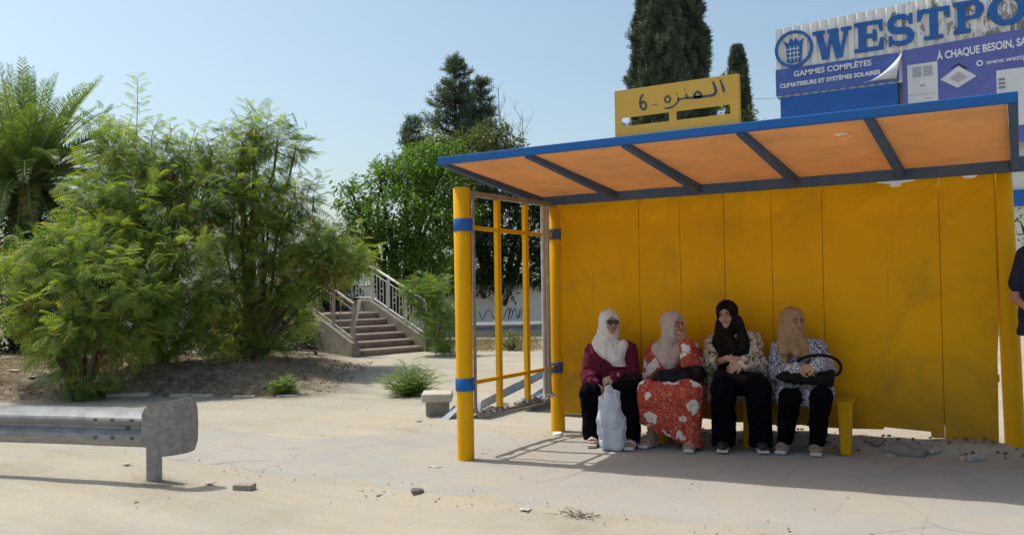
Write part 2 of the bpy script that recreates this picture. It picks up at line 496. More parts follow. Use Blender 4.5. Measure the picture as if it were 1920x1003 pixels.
# ---------------------------------------------------------------- bus shelter
XL, XR, YF, YW = -4.33, 0.02, 5.954, 7.84
sh = empty('bus_shelter', (-2.1, 7.2, gz(-2.1, 7.2)), 'yellow bus shelter with slanted blue rimmed roof and solid yellow back wall', 'bus shelter')
def post(x, y, z1, tilt=(0, 0)):
    z0 = gz(x, y) - .1
    b = MB(); n = 28
    ring = [(0, 0)]
    path = [(x, y, z0), (x + tilt[0] * .5, y + tilt[1] * .5, (z0 + z1) / 2), (x + tilt[0], y + tilt[1], z1 - .006), (x + tilt[0], y + tilt[1], z1)]
    b.tube(path, [.074, .074, .074, .068], n)
    return b.build('post', M_yel_post, sh, smooth=False, autosmooth=50)
p1 = post(-4.184, 6.125, 2.395, (-.012, 0)); p2 = post(-4.184, 7.842, 2.385); p3 = post(-.062, 7.86, 2.385, (-.042, 0)); p3['label'] = 'yellow post at the open right end of the back wall'
for x, y in ((-4.184, 6.125), (-4.184, 7.842)):
    for z in (2.064, .67):
        b = MB()
        b.tube([(x, y, z - .055), (x, y, z - .05), (x, y, z + .05), (x, y, z + .055)], [.081, .085, .085, .081], 28)
        s = 1 if y < 7 else -1
        b.box((x - .02, y + s * .072 - .018, z - .04), (x + .02, y + s * .072 + .05 * 1, z + .04))
        b.build('band', M_blue if y < 7 else M_blue_old, sh, autosmooth=40)
# end frame between the two left posts
fr = MB()
xp = -4.184
path = [(xp, 6.285, 2.345), (xp, 6.285, .46), (xp, 6.30, .40), (xp, 6.35, .365), (xp, 7.55, .345), (xp, 7.64, .37), (xp, 7.665, .43), (xp, 7.665, 2.36)]
fr.tube(path, .016, 10)
fr.bar((xp, 6.20, 2.352), (xp, 7.77, 2.372), .05, .045)
endf = fr.build('end_frame', M_alu, sh, autosmooth=40)
fl = MB()
for i in range(4):
    y = 7.545 + i * .044
    fl.tube([(xp + .01 - .012 * (i % 2), y, 2.35), (xp + .01 - .012 * (i % 2), y, .50), (xp + .012, y - .004, .42), (xp + .03 + .02 * i, y - .05 + .01 * i, .385)], [.019, .019, .017, .008], 8)
fl.build('fluted_upright', pmat('pale fluted aluminium', (.56, .53, .48), .5, (.40, .37, .33), 12, metal=.1), sh, autosmooth=50)
for y in (6.693, 7.214):
    MB().box((xp - .022, y - .03, .405), (xp + .022, y + .03, 2.328)).build('vertical_bar', M_yel_bar, sh, bevel=.004)
for z in (2.048, .672):
    b = MB()
    for a, c in ((6.20, 6.662), (6.724, 7.183), (7.245, 7.768)):
        b.box((xp - .015, a, z - .018), (xp + .015, c, z + .018))
    b.build('cross_bar', M_yel_bar, sh, bevel=.003)
sill = MB()
sill.box((xp - .03, 6.36, .372), (xp + .03, 7.52, .382))
random.seed(3)
for i in range(46):
    y = random.choice((random.uniform(6.38, 6.8), random.uniform(6.4, 7.5), random.uniform(7.1, 7.4)))
    s = random.uniform(.008, .030)
    M = Matrix.Translation((xp + random.uniform(-.02, .02), y, .384 + s * .55)) @ Matrix.Rotation(random.uniform(0, 6), 4, Vector((random.random(), random.random(), random.random())).normalized())
    sill.box((-s, -s * 1.2, -s * .5), (s, s * 1.2, s * .5), M)
sill.build('rubble_on_sill', pmat('broken glass and rubble', (.40, .37, .33), .5, (.13, .12, .11), 40, lo=.45, hi=.55), sh)
# roof : blue front beam, ribs, back beam, five sheets
def roof_z(y): return 2.640 + (2.478 - 2.640) * (y - YF) / (YW - .08 - YF)
def tilted(x0, x1, y0, y1, t0, t1):
    """slab following the roof slope, between t0 and t1 measured from its upper face"""
    b = MB()
    v = []
    for x in (x0, x1):
        for y in (y0, y1):
            for t in (t0, t1): v.append((x, y, roof_z(y) + t))
    return b.add(v, [(0, 1, 3, 2), (4, 6, 7, 5), (0, 4, 5, 1), (2, 3, 7, 6), (1, 5, 7, 3), (0, 2, 6, 4)])
MB().box((XL, YF, 2.588), (XR, YF + .045, 2.654)).build('front_beam', M_blue, sh, bevel=.006)
bb = MB().box((XL + .07, YW - .105, 2.365), (XR + .06, YW - .045, 2.486))
bb.build('back_beam', M_blue_old, sh, bevel=.006)
RX = [XL + .03, -3.45, -2.585, -1.690, -.832, XR - .028]
for i, x in enumerate(RX):
    rb = tilted(x - .028, x + .028, YF + .048, YW - .108, -.105, -.004)
    rb.v = [(p[0], p[1], p[2] + (.045 if k in (0, 4) else 0)) for k, p in enumerate(rb.v)]
    r_ = rb.build('rib', M_blue_old, sh, bevel=.004)
rngp = np.random.default_rng(8)
for i in range(5):
    x0, x1 = RX[i] + .031, RX[i + 1] - .031
    nxp, nyp = 22, 26
    hx_ = np.linspace(x0, x1, nxp); hy_ = np.linspace(YF + .048, YW - .108, nyp)
    HX, HY = np.meshgrid(hx_, hy_)
    sag = -.010 * np.sin(np.pi * (HX - x0) / (x1 - x0)) * np.sin(np.pi * (HY - hy_[0]) / (hy_[-1] - hy_[0])) + .004 * (vnoise(HX * 4, HY * 4, 2.) - .5)
    zt = roof_z(HY) - .020 + sag
    n = HX.size; ii = np.arange(n).reshape(HX.shape)
    f = np.stack([ii[:-1, :-1], ii[:-1, 1:], ii[1:, 1:], ii[1:, :-1]], -1).reshape(-1, 4)
    if False:
        cxs = HX.ravel()[f].mean(1); cys = HY.ravel()[f].mean(1)
        keep = ~(((cxs - (-1.08)) / .052) ** 2 + ((cys - 6.33) / .035) ** 2 < 1 - .35 * rngp.random(len(f)))
        f = f[keep]
    vt = np.stack([HX.ravel(), HY.ravel(), zt.ravel()], -1); vb = vt - [0, 0, .006]
    o = mesh_np('roof_sheet', np.concatenate([vt, vb]), np.concatenate([f, f[:, ::-1] + n]), M_roof, sh, smooth=True)
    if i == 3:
        o['label'] = 'orange roof sheet with a small painted sun spot under it'
        sp = MB(); r2 = np.random.default_rng(6)  # white patch painted in for sun showing through a crack in the sheet
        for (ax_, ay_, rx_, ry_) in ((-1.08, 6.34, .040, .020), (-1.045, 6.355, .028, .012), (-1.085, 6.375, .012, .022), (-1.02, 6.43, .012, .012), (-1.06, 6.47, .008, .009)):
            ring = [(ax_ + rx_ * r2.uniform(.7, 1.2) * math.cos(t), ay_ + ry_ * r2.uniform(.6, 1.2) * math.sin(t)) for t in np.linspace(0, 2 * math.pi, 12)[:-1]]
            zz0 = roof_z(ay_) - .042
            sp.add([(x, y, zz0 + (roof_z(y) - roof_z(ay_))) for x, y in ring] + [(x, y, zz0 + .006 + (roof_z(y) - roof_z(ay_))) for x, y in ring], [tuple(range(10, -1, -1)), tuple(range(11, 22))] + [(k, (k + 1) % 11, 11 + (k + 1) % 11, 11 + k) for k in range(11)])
        sp.build('painted_sun_spot', pmat('painted sun spot', (.9, .88, .84), .7), o)
# back wall : separate sheets with open seams
seams = [-4.098, -3.227, -2.802, -2.369, -1.930, -1.488, -.560, -.158]
random.seed(12)
for i in range(7):
    x0, x1 = seams[i] + .0018, seams[i + 1] - .0018
    yo = random.uniform(0, .006)
    zt0, zt1 = 2.42, 2.42
    pts = [(x0, zt0)]
    if i == 5:
        pts = [(x0, 2.42), (-1.15, 2.42), (-1.02, 2.36), (-.93, 2.345), (-.925, 2.318), (-.845, 2.320), (-.84, 2.345), (-.74, 2.36), (-.70, 2.42), (x1, 2.42)]
    elif i == 6:
        pts = [(x0, 2.42), (-.42, 2.42), (-.38, 2.36), (-.36, 2.348), (-.30, 2.347), (-.28, 2.36), (-.26, 2.42), (x1, 2.42)]
    else: pts.append((x1, zt1))
    zb = .205 if i < 5 else .235
    if i == 5: low = [(x1, .215), (-.66, .215), (-.665, .262), (-1.02, .275), (-1.03, .255), (-1.33, .240), (x0, .238)]
    elif i == 6: low = [(x1, .13), (x0 + .02, .165), (x0, .21)]
    elif i == 0: low = [(x1, .195), (x0, .20)]
    else: low = [(x1, .228 + random.uniform(-.006, .004)), ((x0 + x1) / 2, .238 + random.uniform(-.01, .01)), (x0, .225 + random.uniform(-.006, .004))]
    poly = pts + low
    if i == 6: poly = [(x0, 2.42)] + pts[1:-1] + [(-.158, 2.42), (-.152, 1.18), (-.168, .9), (-.176, .13)] + low[1:]
    b = MB().prism(poly, (0, YW - .038 + yo + .0, 0), (1, 0, 0), (0, 0, 1), -.022)
    o = b.build('back_panel', M_panel, sh, bevel=.003)
    if i == 6: o['label'] = 'narrow yellow panel with a bright open slit beside the post'
for sx in seams[1:-1]: MB().box((sx - .03, YW - .006, .32), (sx + .03, YW + .010, 2.3)).build('batten', M_yel_bar, sh)
rl = MB()
for z in (1.9, .72): rl.box((-4.10, YW + .012, z - .03), (-.16, YW + .05, z + .03))
rl.build('back_rail', M_yel_bar, sh)
sk = MB().box((-4.09, YW - .034, .165), (-3.24, YW + .0, .193))
sk.build('kick_rail', pmat('rusty dark rail', (.16, .10, .05), .7, (.3, .18, .05), 8), sh, bevel=.004)

# ---------------------------------------------------------------- name board on the roof edge
sg = empty('name_board', (-2.17, 6.0, 2.656), 'yellow stop name board with hand painted Arabic lettering on the roof edge', 'sign')
x0, x1 = -2.655, -1.694
sb = MB()
def sh_box(a, b, z0, z1): sb.box((a, 5.990, z0), (b, 6.004, z1))
sh_box(x0, x1, 2.802, 3.016)
sh_box(x0, x0 + .055, 2.656, 2.802); sh_box(x1 - .06, x1, 2.656, 2.802); sh_box(-2.215, -2.160, 2.656, 2.802)
sh_box(x0 + .055, -2.215, 2.660, 2.734); sh_box(-2.160, x1 - .06, 2.660, 2.734)
sb.box((x0, 6.004, 2.656), (x0 + .012, 6.05, 3.016)); sb.box((x1 - .012, 6.004, 2.656), (x1, 6.05, 3.016)); sb.box((x0 + .012, 6.004, 3.004), (x1 - .012, 6.05, 3.016))
sb.build('board', painted('sun bleached yellow board', (.56, .355, .075), (.3, .2, .08), (.46, .28, .07), .6), sg)
def sgn(cx, cy):
    t = (cx - 92) / 1708
    yt = 310 - t * 235
    return (x0 + .961 * t, 3.016 - (cy - yt) / (533 + 52 * t) * .302)
M_brush = pmat('dark blue brush paint', (.028, .055, .085), .5, (.05, .09, .12), 30)
letters = [
    ([(512, 352), (488, 385), (470, 440), (472, 510), (500, 556), (535, 550), (552, 510), (540, 470), (512, 455), (482, 480)], 34),
    ([(640, 502), (675, 495), (712, 490)], 12),
    ([(850, 375), (822, 410), (828, 452), (858, 466), (892, 446), (890, 405), (866, 380), (846, 378)], 26),
    ([(1002, 395), (1008, 430), (990, 470), (950, 510), (890, 540), (815, 545)], 26),
    ([(1000, 432), (1060, 415), (1120, 408), (1190, 405), (1260, 400), (1330, 392), (1410, 382), (1470, 372), (1505, 345), (1510, 300), (1495, 240), (1476, 180)], [22, 22, 30, 34, 40, 36, 34, 40, 44, 40, 36, 26]),
    ([(1108, 348), (1120, 375), (1138, 405)], 24),
    ([(1215, 385), (1240, 345), (1270, 322), (1305, 345), (1318, 385), (1270, 392), (1222, 392)], 34),
    ([(1572, 158), (1590, 215), (1608, 275), (1622, 338)], [20, 30, 38, 26]),
    ([(980, 340), (995, 352)], 20), ([(1090, 288), (1104, 298)], 18)]
for pts, w in letters:
    P2 = [sgn(*p) for p in pts]
    P2 = [tuple(q) for q in spline([(a, b, 0) for a, b in P2], max(3, len(P2) * 3))[:, :2]] if len(P2) > 3 else P2
    if hasattr(w, '__len__'): w = list(np.interp(np.linspace(0, 1, len(P2)), np.linspace(0, 1, len(w)), w))
    W = [q * .00054 for q in w] if hasattr(w, '__len__') else w * .00054
    MB().ribbon(P2, W, (0, 5.9893, 0), (1, 0, 0), (0, 0, 1), .0012).build('letter', M_brush, sg)

# ---------------------------------------------------------------- bench
bn = empty('bench', (-2.35, 7.6, gz(-2.35, 7.6)), 'long yellow bench against the shelter wall with pale seat boards', 'bench')
M_pale = pmat('cream seat board', (.50, .44, .33), .5, (.36, .31, .23), 9, bump=.1)
for a, c in ((7.40, 7.525), (7.54, 7.665)):
    s = MB()
    g0 = gz(-3.6, 7.5); g1 = gz(-1.3, 7.5)
    s.bar((-3.36, (a + c) / 2, g0 + .455), (-1.44, (a + c) / 2, g1 + .455), c - a, .03)
    s.build('seat_board', M_pale, bn, bevel=.01)
MB().bar((-3.30, 7.60, gz(-3.3, 7.6) + .42), (-1.22, 7.60, gz(-1.22, 7.6) + .42), .05, .035).build('seat_rail', M_yel_bar, bn)
for x in (-3.24, -1.275):
    zz = gz(x, 7.5)
    l = MB().prism([(-.062, .437), (.066, .437), (.060, .36), (.046, 0), (-.036, 0), (-.052, .3)], (x, 7.41 + .07, zz), (1, 0, 0), (0, 0, 1), .07)
    l.build('leg', M_yel_bar, bn, bevel=.012)
for x in (-2.9, -2.1):
    zz = gz(x, 7.5)
    MB().box((x - .03, 7.46, zz), (x + .03, 7.62, zz + .437)).build('leg', M_yel_bar, bn, bevel=.008)
bk = MB()
for i in range(4): bk.tube([(-2.99 + i * .028, 7.70, gz(-3, 7.7) + .45), (-2.995 + i * .028, 7.735, gz(-3, 7.7) + .80), (-2.985 + i * .026, 7.745, gz(-3, 7.7) + .85)], .010, 8)
bk.tube([(-3.02, 7.70, gz(-3, 7.7) + .45), (-3.03, 7.74, gz(-3, 7.7) + .82), (-3.0, 7.75, gz(-3, 7.7) + .87), (-2.92, 7.75, gz(-3, 7.7) + .87), (-2.87, 7.74, gz(-3, 7.7) + .83), (-2.88, 7.70, gz(-3, 7.7) + .45)], .014, 8)
bk.build('backrest', M_pale, bn, autosmooth=50)

# ---------------------------------------------------------------- crash barriers
WB = [(0, 0), (.012, .018), (.075, .068), (.083, .085), (.075, .102), (.016, .148), (.016, .164), (.075, .210), (.083, .227), (.075, .244), (.012, .294), (0, .312)]
def wbeam(path, z0s, nrm_sign=1, thick=.004, mb=None):
    """W profile swept along a plan path; ridges towards the path's right-hand side"""
    b = mb or MB()
    k = len(WB); rows = []
    for i, (x, y) in enumerate(path):
        a = path[max(i - 1, 0)]; c = path[min(i + 1, len(path) - 1)]
        dx, dy = c[0] - a[0], c[1] - a[1]; l = math.hypot(dx, dy)
        nx_, ny_ = dy / l * nrm_sign, -dx / l * nrm_sign
        for off in (0, -thick):
            rows.append([(x + nx_ * (d + off), y + ny_ * (d + off), z0s[i] + z) for d, z in WB])
    vs = [p for r in rows for p in r]; fs = []
    for i in range(len(path) - 1):
        f0, b0, f1, b1 = (2 * i) * k, (2 * i + 1) * k, (2 * i + 2) * k, (2 * i + 3) * k
        for j in range(k - 1):
            fs.append((f0 + j, f1 + j, f1 + j + 1, f0 + j + 1)); fs.append((b0 + j + 1, b1 + j + 1, b1 + j, b0 + j))
        fs.append((f0 + k - 1, f1 + k - 1, b1 + k - 1, b0 + k - 1)); fs.append((b0, b1, f1, f0))
    for e in (0, len(path) - 1):
        for j in range(k - 1):
            q = (2 * e * k + j, 2 * e * k + j + 1, (2 * e + 1) * k + j + 1, (2 * e + 1) * k + j)
            fs.append(q if e == 0 else q[::-1])
    return b.add(vs, fs)
ge = np.array([-6.11, 4.42]); gd = np.array([-1.45, -.45]) / math.hypot(1.45, .45)
gr = empty('crash_barrier', (ge[0], ge[1], gz(*ge)), 'grey steel crash barrier ending in a flat plate beside the road', 'crash barrier')
nrm = np.array([gd[1], -gd[0]]) * -1
nrm = nrm if nrm[1] < 0 else -nrm
path = [tuple(ge - gd * .10 + nrm * .075 + gd * t) for t in (0, .5, 1.0, 2.0, 3.5, 5, 7.5)]
zs = [.262, .262, .262, .258, .252, .25, .25]
wbeam(path, zs, -1).build('rail', M_galv, gr, autosmooth=25)
lap = [tuple(np.array(p) + nrm * .006) for p in path[:2]]; lap = [lap[0], tuple(np.array(lap[0]) + gd * .62)]
wbeam(lap, [.260, .260], -1).build('splice_plate', M_galv, gr, autosmooth=25)
for t in (.0, 4.0):
    c = ge + gd * t
    b = MB(); z0 = gz(*c) - .2
    for (a0, a1, b0, b1) in ((-.05, .05, -.032, -.026), (-.05, -.044, -.026, .04), (.044, .05, -.026, .04)):
        pts = []
        M = Matrix(((gd[0], nrm[0], 0, c[0]), (gd[1], nrm[1], 0, c[1]), (0, 0, 1, 0), (0, 0, 0, 1)))
        b.box((a0, -b1, z0), (a1, -b0, .55), M)
    b.build('post', M_galv, gr, bevel=.003)
M_bolt = pmat('dark bolt steel', (.12, .12, .12), .5, metal=.5)
for t, z in ((.18, .345), (.18, .490), (.36, .345), (.36, .49), (.27, .418), (.52, .345), (.52, .49)):
    c = ge - gd * .10 + nrm * (.075 + (.093 if abs(z - .418) > .02 else .03)) + gd * t
    MB().tube([(c[0], c[1], z), (c[0] + nrm[0] * .012, c[1] + nrm[1] * .012, z)], [.016, .012], 8).build('bolt', M_bolt, gr)
# end plate : curves away from the road
pl = MB(); S = np.linspace(0, .47, 16); vs = []; fs = []
st = ge - gd * .02 + nrm * .175
pos = np.array(st); ang = math.atan2(-gd[1], -gd[0])
for i, s in enumerate(S):
    if i: pos = pos + (S[1] - S[0]) * np.array([math.cos(ang), math.sin(ang)]); ang += (.03 if s < .2 else .15)
    top = np.interp(s, [0, .035, .10, .40, .45, .47], [.54, .60, .632, .668, .655, .57]); bot = np.interp(s, [0, .04, .11, .40, .45, .47], [.31, .27, .20, .228, .245, .31])
    nn = np.array([math.sin(ang), -math.cos(ang)])
    for off in (0, -.006):
        for tt in (0, .5, 1):
            bul = .006 * math.sin(math.pi * tt)
            vs.append((*(pos + nn * (off + bul)), bot + (top - bot) * tt))
for i in range(15):
    for j in range(2):
        a = i * 6 + j; c = a + 6
        fs += [(a, c, c + 1, a + 1), (a + 3 + 1, c + 3 + 1, c + 3, a + 3)]
    fs += [(i * 6 + 2, i * 6 + 8, i * 6 + 11, i * 6 + 5), (i * 6 + 3, i * 6 + 9, i * 6 + 6, i * 6)]
fs += [(90, 93, 94, 91), (91, 94, 95, 92), (1, 4, 3, 0), (2, 5, 4, 1)]
pl.add(vs, fs).build('end_plate', M_galv_dark, gr, autosmooth=40)

# far crash barrier beyond the lot
fa = UV(-1.2, 19.2); fb = UV(3.4, 19.6); fz_ = gz(*fa)
bg_ = empty('crash_barrier', (*fa, fz_), 'distant pale crash barrier in front of the white boundary wall', 'crash barrier')
wbeam([fa, UV(1.0, 19.4), fb], [fz_ + .28] * 3, 1).build('rail', M_galv, bg_, autosmooth=25)
for u in (-.9, .35, 1.6, 2.9):
    x, y = UV(u, 19.45); MB().box((x - .05, y - .03, fz_ - .1), (x + .05, y + .03, fz_ + .5)).build('post', M_galv, bg_)

# fallen barrier scrap behind the end frame
for kx, (a, c, za, zb, lab) in enumerate((((-5.62, 8.15), (-5.85, 10.75), .02, .30, 'dented galvanised beam lying on the ground behind the shelter end frame'), ((-5.28, 8.9), (-5.62, 10.6), .05, .22, 'shorter galvanised beam lying beside the longer fallen beam'))):
    so_ = MB()
    wbeam([(0, 0), (.8, .01), (1.7, 0), (math.hypot(c[0] - a[0], c[1] - a[1]), .0)], [0, 0, 0, 0], 1, mb=so_)
    ang = math.atan2(c[1] - a[1], c[0] - a[0])
    M = Matrix.Translation((a[0], a[1], gz(*a) + za + .05)) @ Matrix.Rotation(ang, 4, 'Z') @ Matrix.Rotation(-math.atan2(zb - za, 2.6), 4, 'Y') @ Matrix.Rotation(R(62 if kx == 0 else 72), 4, 'X')
    so_.v = [tuple(M @ Vector(p)) for p in so_.v]
    o = so_.build('scrap_beam', M_galv_blue, None, (a[0], a[1], gz(*a)), autosmooth=25)
    tag(o, lab, 'scrap metal')
# cement slab on a block
bl = on_ground(822, 777)
M = Matrix.Translation(bl) @ Matrix.Rotation(R(38), 4, 'Z')
o = MB().box((-.15, -.11, -.02), (.13, .12, .17), M).build('concrete_block', M_conc, None, bl, bevel=.014); tag(o, 'grey concrete block standing beside the front yellow post', 'block')
M2 = Matrix.Translation(bl + [0, 0, .172]) @ Matrix.Rotation(R(32), 4, 'Z') @ Matrix.Rotation(R(2), 4, 'X')
o = MB().box((-.19, -.17, .0), (.17, .16, .10), M2).build('cement_slab', M_conc_pale, None, bl + [0, 0, .17], bevel=.016); tag(o, 'pale cement slab resting on the grey concrete block', 'slab')
pp = on_ground(846, 783)
M3 = Matrix.Translation(pp + [0, 0, .05]) @ Matrix.Rotation(R(60), 4, 'Z') @ Matrix.Rotation(R(-38), 4, 'Y')
o = MB().box((-.11, -.09, 0), (.11, .09, .012), M3).build('sheet_piece', M_galv_blue, None, pp, bevel=.003); tag(o, 'small bent metal sheet piece propped against the concrete block', 'scrap metal')

# ---------------------------------------------------------------- white boundary wall with scribbled graffiti
wa = np.array(UV(-11.5, 24.0)); wb = np.array(UV(2.4, 24.6)); wd = (wb - wa) / np.linalg.norm(wb - wa); wnn = np.array([wd[1], -wd[0]])
wz = gz(*((wa + wb) / 2)) - .1
bw = empty('boundary_wall', (*wa, wz), 'white rendered boundary wall with dark scribbled graffiti under the ivy', 'wall')
M = Matrix(((wd[0], -wnn[0], 0, wa[0]), (wd[1], -wnn[1], 0, wa[1]), (0, 0, 1, wz), (0, 0, 0, 1)))
L = float(np.linalg.norm(wb - wa))
mw = MB()
mw.box((0, 0, 0), (L, .2, 1.52), M); mw.build('wall_body', pmat('dirty white render', (.80, .79, .77), .9, (.68, .67, .65), 1.4, bump=.15, bscale=20), bw)
MB().box((-.02, -.025, 1.522), (L + .02, .225, 1.58), M).build('coping', M_conc_pale, bw, bevel=.01)
def wall_at(px, py):
    r = ray(px, py); A = np.array([[r[0], -wd[0]], [r[1], -wd[1]]]); t, s = np.linalg.solve(A, wa + wnn * .004 - EYE[:2])
    return s, 1.5 + r[2] * t - wz
gf = MB()
for strokes in ([(898, 584), (905, 598), (913, 584), (918, 581), (926, 597), (930, 590)], [(944, 598), (950, 582), (955, 578), (953, 600), (958, 578), (962, 590)], [(958, 598), (966, 577), (970, 597), (976, 578), (972, 596), (979, 583)]):
    P = [wall_at(*p) for p in strokes]
    P = [tuple(q) for q in spline([(a, b, 0) for a, b in P], 26)[:, :2]]
    o3 = np.array([wa[0] + wnn[0] * .002, wa[1] + wnn[1] * .002, wz])
    gf.ribbon(P, .022, o3, (wd[0], wd[1], 0), (0, 0, 1), .002)
gf.build('graffiti', M_brush, bw)

# ---------------------------------------------------------------- concrete stair with railings
s0 = np.array(UV(-3.23, 17.0)); acr = np.array([.8567 * .72 - .5157 * .69, .5157 * .72 + .8567 * .69]); acr /= np.linalg.norm(acr)
asc = np.array([-acr[1], acr[0]])
zs0 = gz(*s0) - .02
stc = empty('stairway', (*s0, zs0), 'worn concrete stairway with rusty railings climbing behind the trees', 'stairway')
def SP(a, w, z): p = s0 + acr * w + asc * a; return (p[0], p[1], zs0 + z)
MS = Matrix(((acr[0], asc[0], 0, s0[0]), (acr[1], asc[1], 0, s0[1]), (0, 0, 1, zs0), (0, 0, 0, 1)))
NST, WID, RUN, RIS = 6, 1.85, .33, .142
M_string = pmat('stained stair concrete', (.29, .26, .22), .9, (.17, .15, .125), 2.5, 6, .35, .65, .35, 30, .006, spec=.1)
M_step = pmat('pinkish worn step concrete', (.31, .225, .195), .9, (.19, .14, .125), 5, bump=.3, bscale=30, spec=.15)
M_nose = pmat('pale worn step edge', (.52, .45, .39), .9)
for i in range(NST):
    b = MB()
    b.box((.09, i * RUN, -.2), (WID - .09, (i + 1) * RUN + (2.4 if i == NST - 1 else -.002), (i + 1) * RIS), MS)
    st_ = b.build('step', M_step, stc, bevel=.018)
    MB().box((.095, i * RUN - .012, (i + 1) * RIS - .034), (WID - .095, i * RUN + .03, (i + 1) * RIS + .003), MS).build('nosing', M_nose, st_, bevel=.01)
for w0, w1 in ((-.09, .087), (WID - .087, WID + .09)):
    b = MB()
    top = [(-.12, .30), (0, .34), (NST * RUN, NST * RIS + .26), (NST * RUN + 2.6, NST * RIS + .26), (NST * RUN + 2.6, NST * RIS - .3), (NST * RUN + .4, NST * RIS - .25), (2.2 * RUN, -.05), (2.0 * RUN, -.4), (-.12, -.4)]
    b.prism([(p[0], p[1]) for p in top], SP(0, w1, 0), (asc[0], asc[1], 0), (0, 0, 1), -(w1 - w0) if True else 0)
    b.build('stringer', M_string, stc, bevel=.012)
M_rail_w = pmat('flaking white rail paint', (.60, .585, .54), .6, (.30, .20, .13), 9, lo=.60, hi=.70)
M_rail_r = pmat('rusty rail iron', (.30, .22, .16), .75, (.42, .38, .33), 9)
sl_ = (NST * RIS) / (NST * RUN)
def rz(a): return .30 + min(max(a, 0), NST * RUN) * (NST * RIS - .04) / (NST * RUN)
for w, mt, bal in ((WID - .0, M_rail_w, True), (.0, M_rail_r, False)):
    rr = MB(); hh = .78
    seq = [-.06, NST * RUN, NST * RUN + 2.4]
    rr.tube([SP(a, w, rz(a) + hh) for a in seq], .030, 10)
    rr.tube([SP(a, w, rz(a) + .07) for a in seq], .016, 8)
    rr.tube([SP(a, w, rz(a) + hh - .13) for a in seq], .012, 8)
    rl_ = rr.build('railing', mt, stc, autosmooth=50)
    for a in (-.05, .7, 1.35, 1.98, 2.9, 3.9):
        MB().bar(SP(a, w, rz(a)), SP(a, w, rz(a) + hh), .05, .05, (1, 0, 0)).build('railing_post', mt, rl_)
    for i in range(34):
        a = .06 + i * .125
        if not bal and i < 14 and i % 3: continue
        MB().tube([SP(a, w, rz(a) + .07), SP(a, w, rz(a) + hh - .13)], .010, 6).build('baluster', mt, rl_, autosmooth=60)
    if bal:
        for i in range(16):
            a = .12 + i * .25
            MB().tube([SP(a + .07 * math.cos(t), w, rz(a) + .36 + .07 * math.sin(t)) for t in np.linspace(0, 2 * math.pi, 10)], .007, 5).build('scroll_ring', mt, rl_, autosmooth=60)
tp = MB().bar(SP(.10, .02, .38), SP(-.12, .10, 1.16), .06, .05, (1, 0, 0)); tp.build('railing_post', M_rail_w, stc)['label'] = 'leaning pale newel at the foot of the near railing'

# ---------------------------------------------------------------- commercial building with sign band
YB = 24.0
cb = empty('commercial_building', (2, YB, 0), 'white commercial building with corrugated cladding and large blue sign letters', 'building')
def clad_mat():
    m, nt, out = newmat('peeling white cladding')
    co = coords(nt)
    c = ramp(nt, noise(nt, co, 1.1, 5, .6), [(.3, (.80, .79, .76)), (.7, (.68, .67, .65))])
    sep = nt.nodes.new('ShaderNodeSeparateXYZ'); nt.links.new(co, sep.inputs[0])
    east = mth(nt, 'MULTIPLY', mth(nt, 'ADD', sep.outputs[0], 7.0), .034)
    chip = mth(nt, 'ADD', noise(nt, co, 4.2, 7, .72, 0, (1, 1, .55)), east)
    c = mix(nt, ramp(nt, chip, [(.665, 0), (.68, .85)]), c, (.20, .18, .165))
    finish(nt, out, c, .6, 0, None, .3)
    return m
vs = []; fs = []
zc0, zc1 = 6.72, 8.64
xw = -5.70; k = 0
prof = []
while xw < 14:
    for dx, dy in ((0, 0), (.13, 0), (.16, .035), (.21, .035)): prof.append((xw + dx, YB + dy))
    xw += .24
zts = [8.64 + .045 * (x + 5.7) * .9 if x < 3 else 8.64 + .36 for x, y in prof]
for (x, y), zt in zip(prof, zts):
    vs += [(x, y, zc0), (x, y, zt), (x, y + .25, zt), (x, y + .25, zc0)]
for i in range(len(prof) - 1):
    a = 4 * i; c = a + 4
    fs += [(a, c, c + 1, a + 1), (a + 1, c + 1, c + 2, a + 2), (a + 2, c + 2, c + 3, a + 3)]
fs += [(0, 1, 2, 3), tuple(4 * (len(prof) - 1) + j for j in (3, 2, 1, 0))]
cl = MB().add(vs, fs).build('cladding', clad_mat(), cb)
M_render = pmat('pale facade render', (.66, .65, .62), .9, (.56, .55, .52), .8)
MB().box((-5.60, YB + .28, -.5), (14, YB + 9, 8.2)).build('wall', M_render, cb)
M_sblue = pmat('sign blue', (.018, .105, .36), .45, (.022, .12, .40), 2)
M_sblue2 = pmat('flat panel blue', (.012, .095, .37), .5, (.016, .11, .42), 1.5)
MB().box((-5.60, YB - .03, 4.6), (-2.60, YB + .272, 6.715)).build('blue_panel', M_sblue2, cb)
MB().box((-.6, YB + .2, 3.35), (3.5, YB + .275, 3.75)).build('blue_panel', M_sblue2, cb)
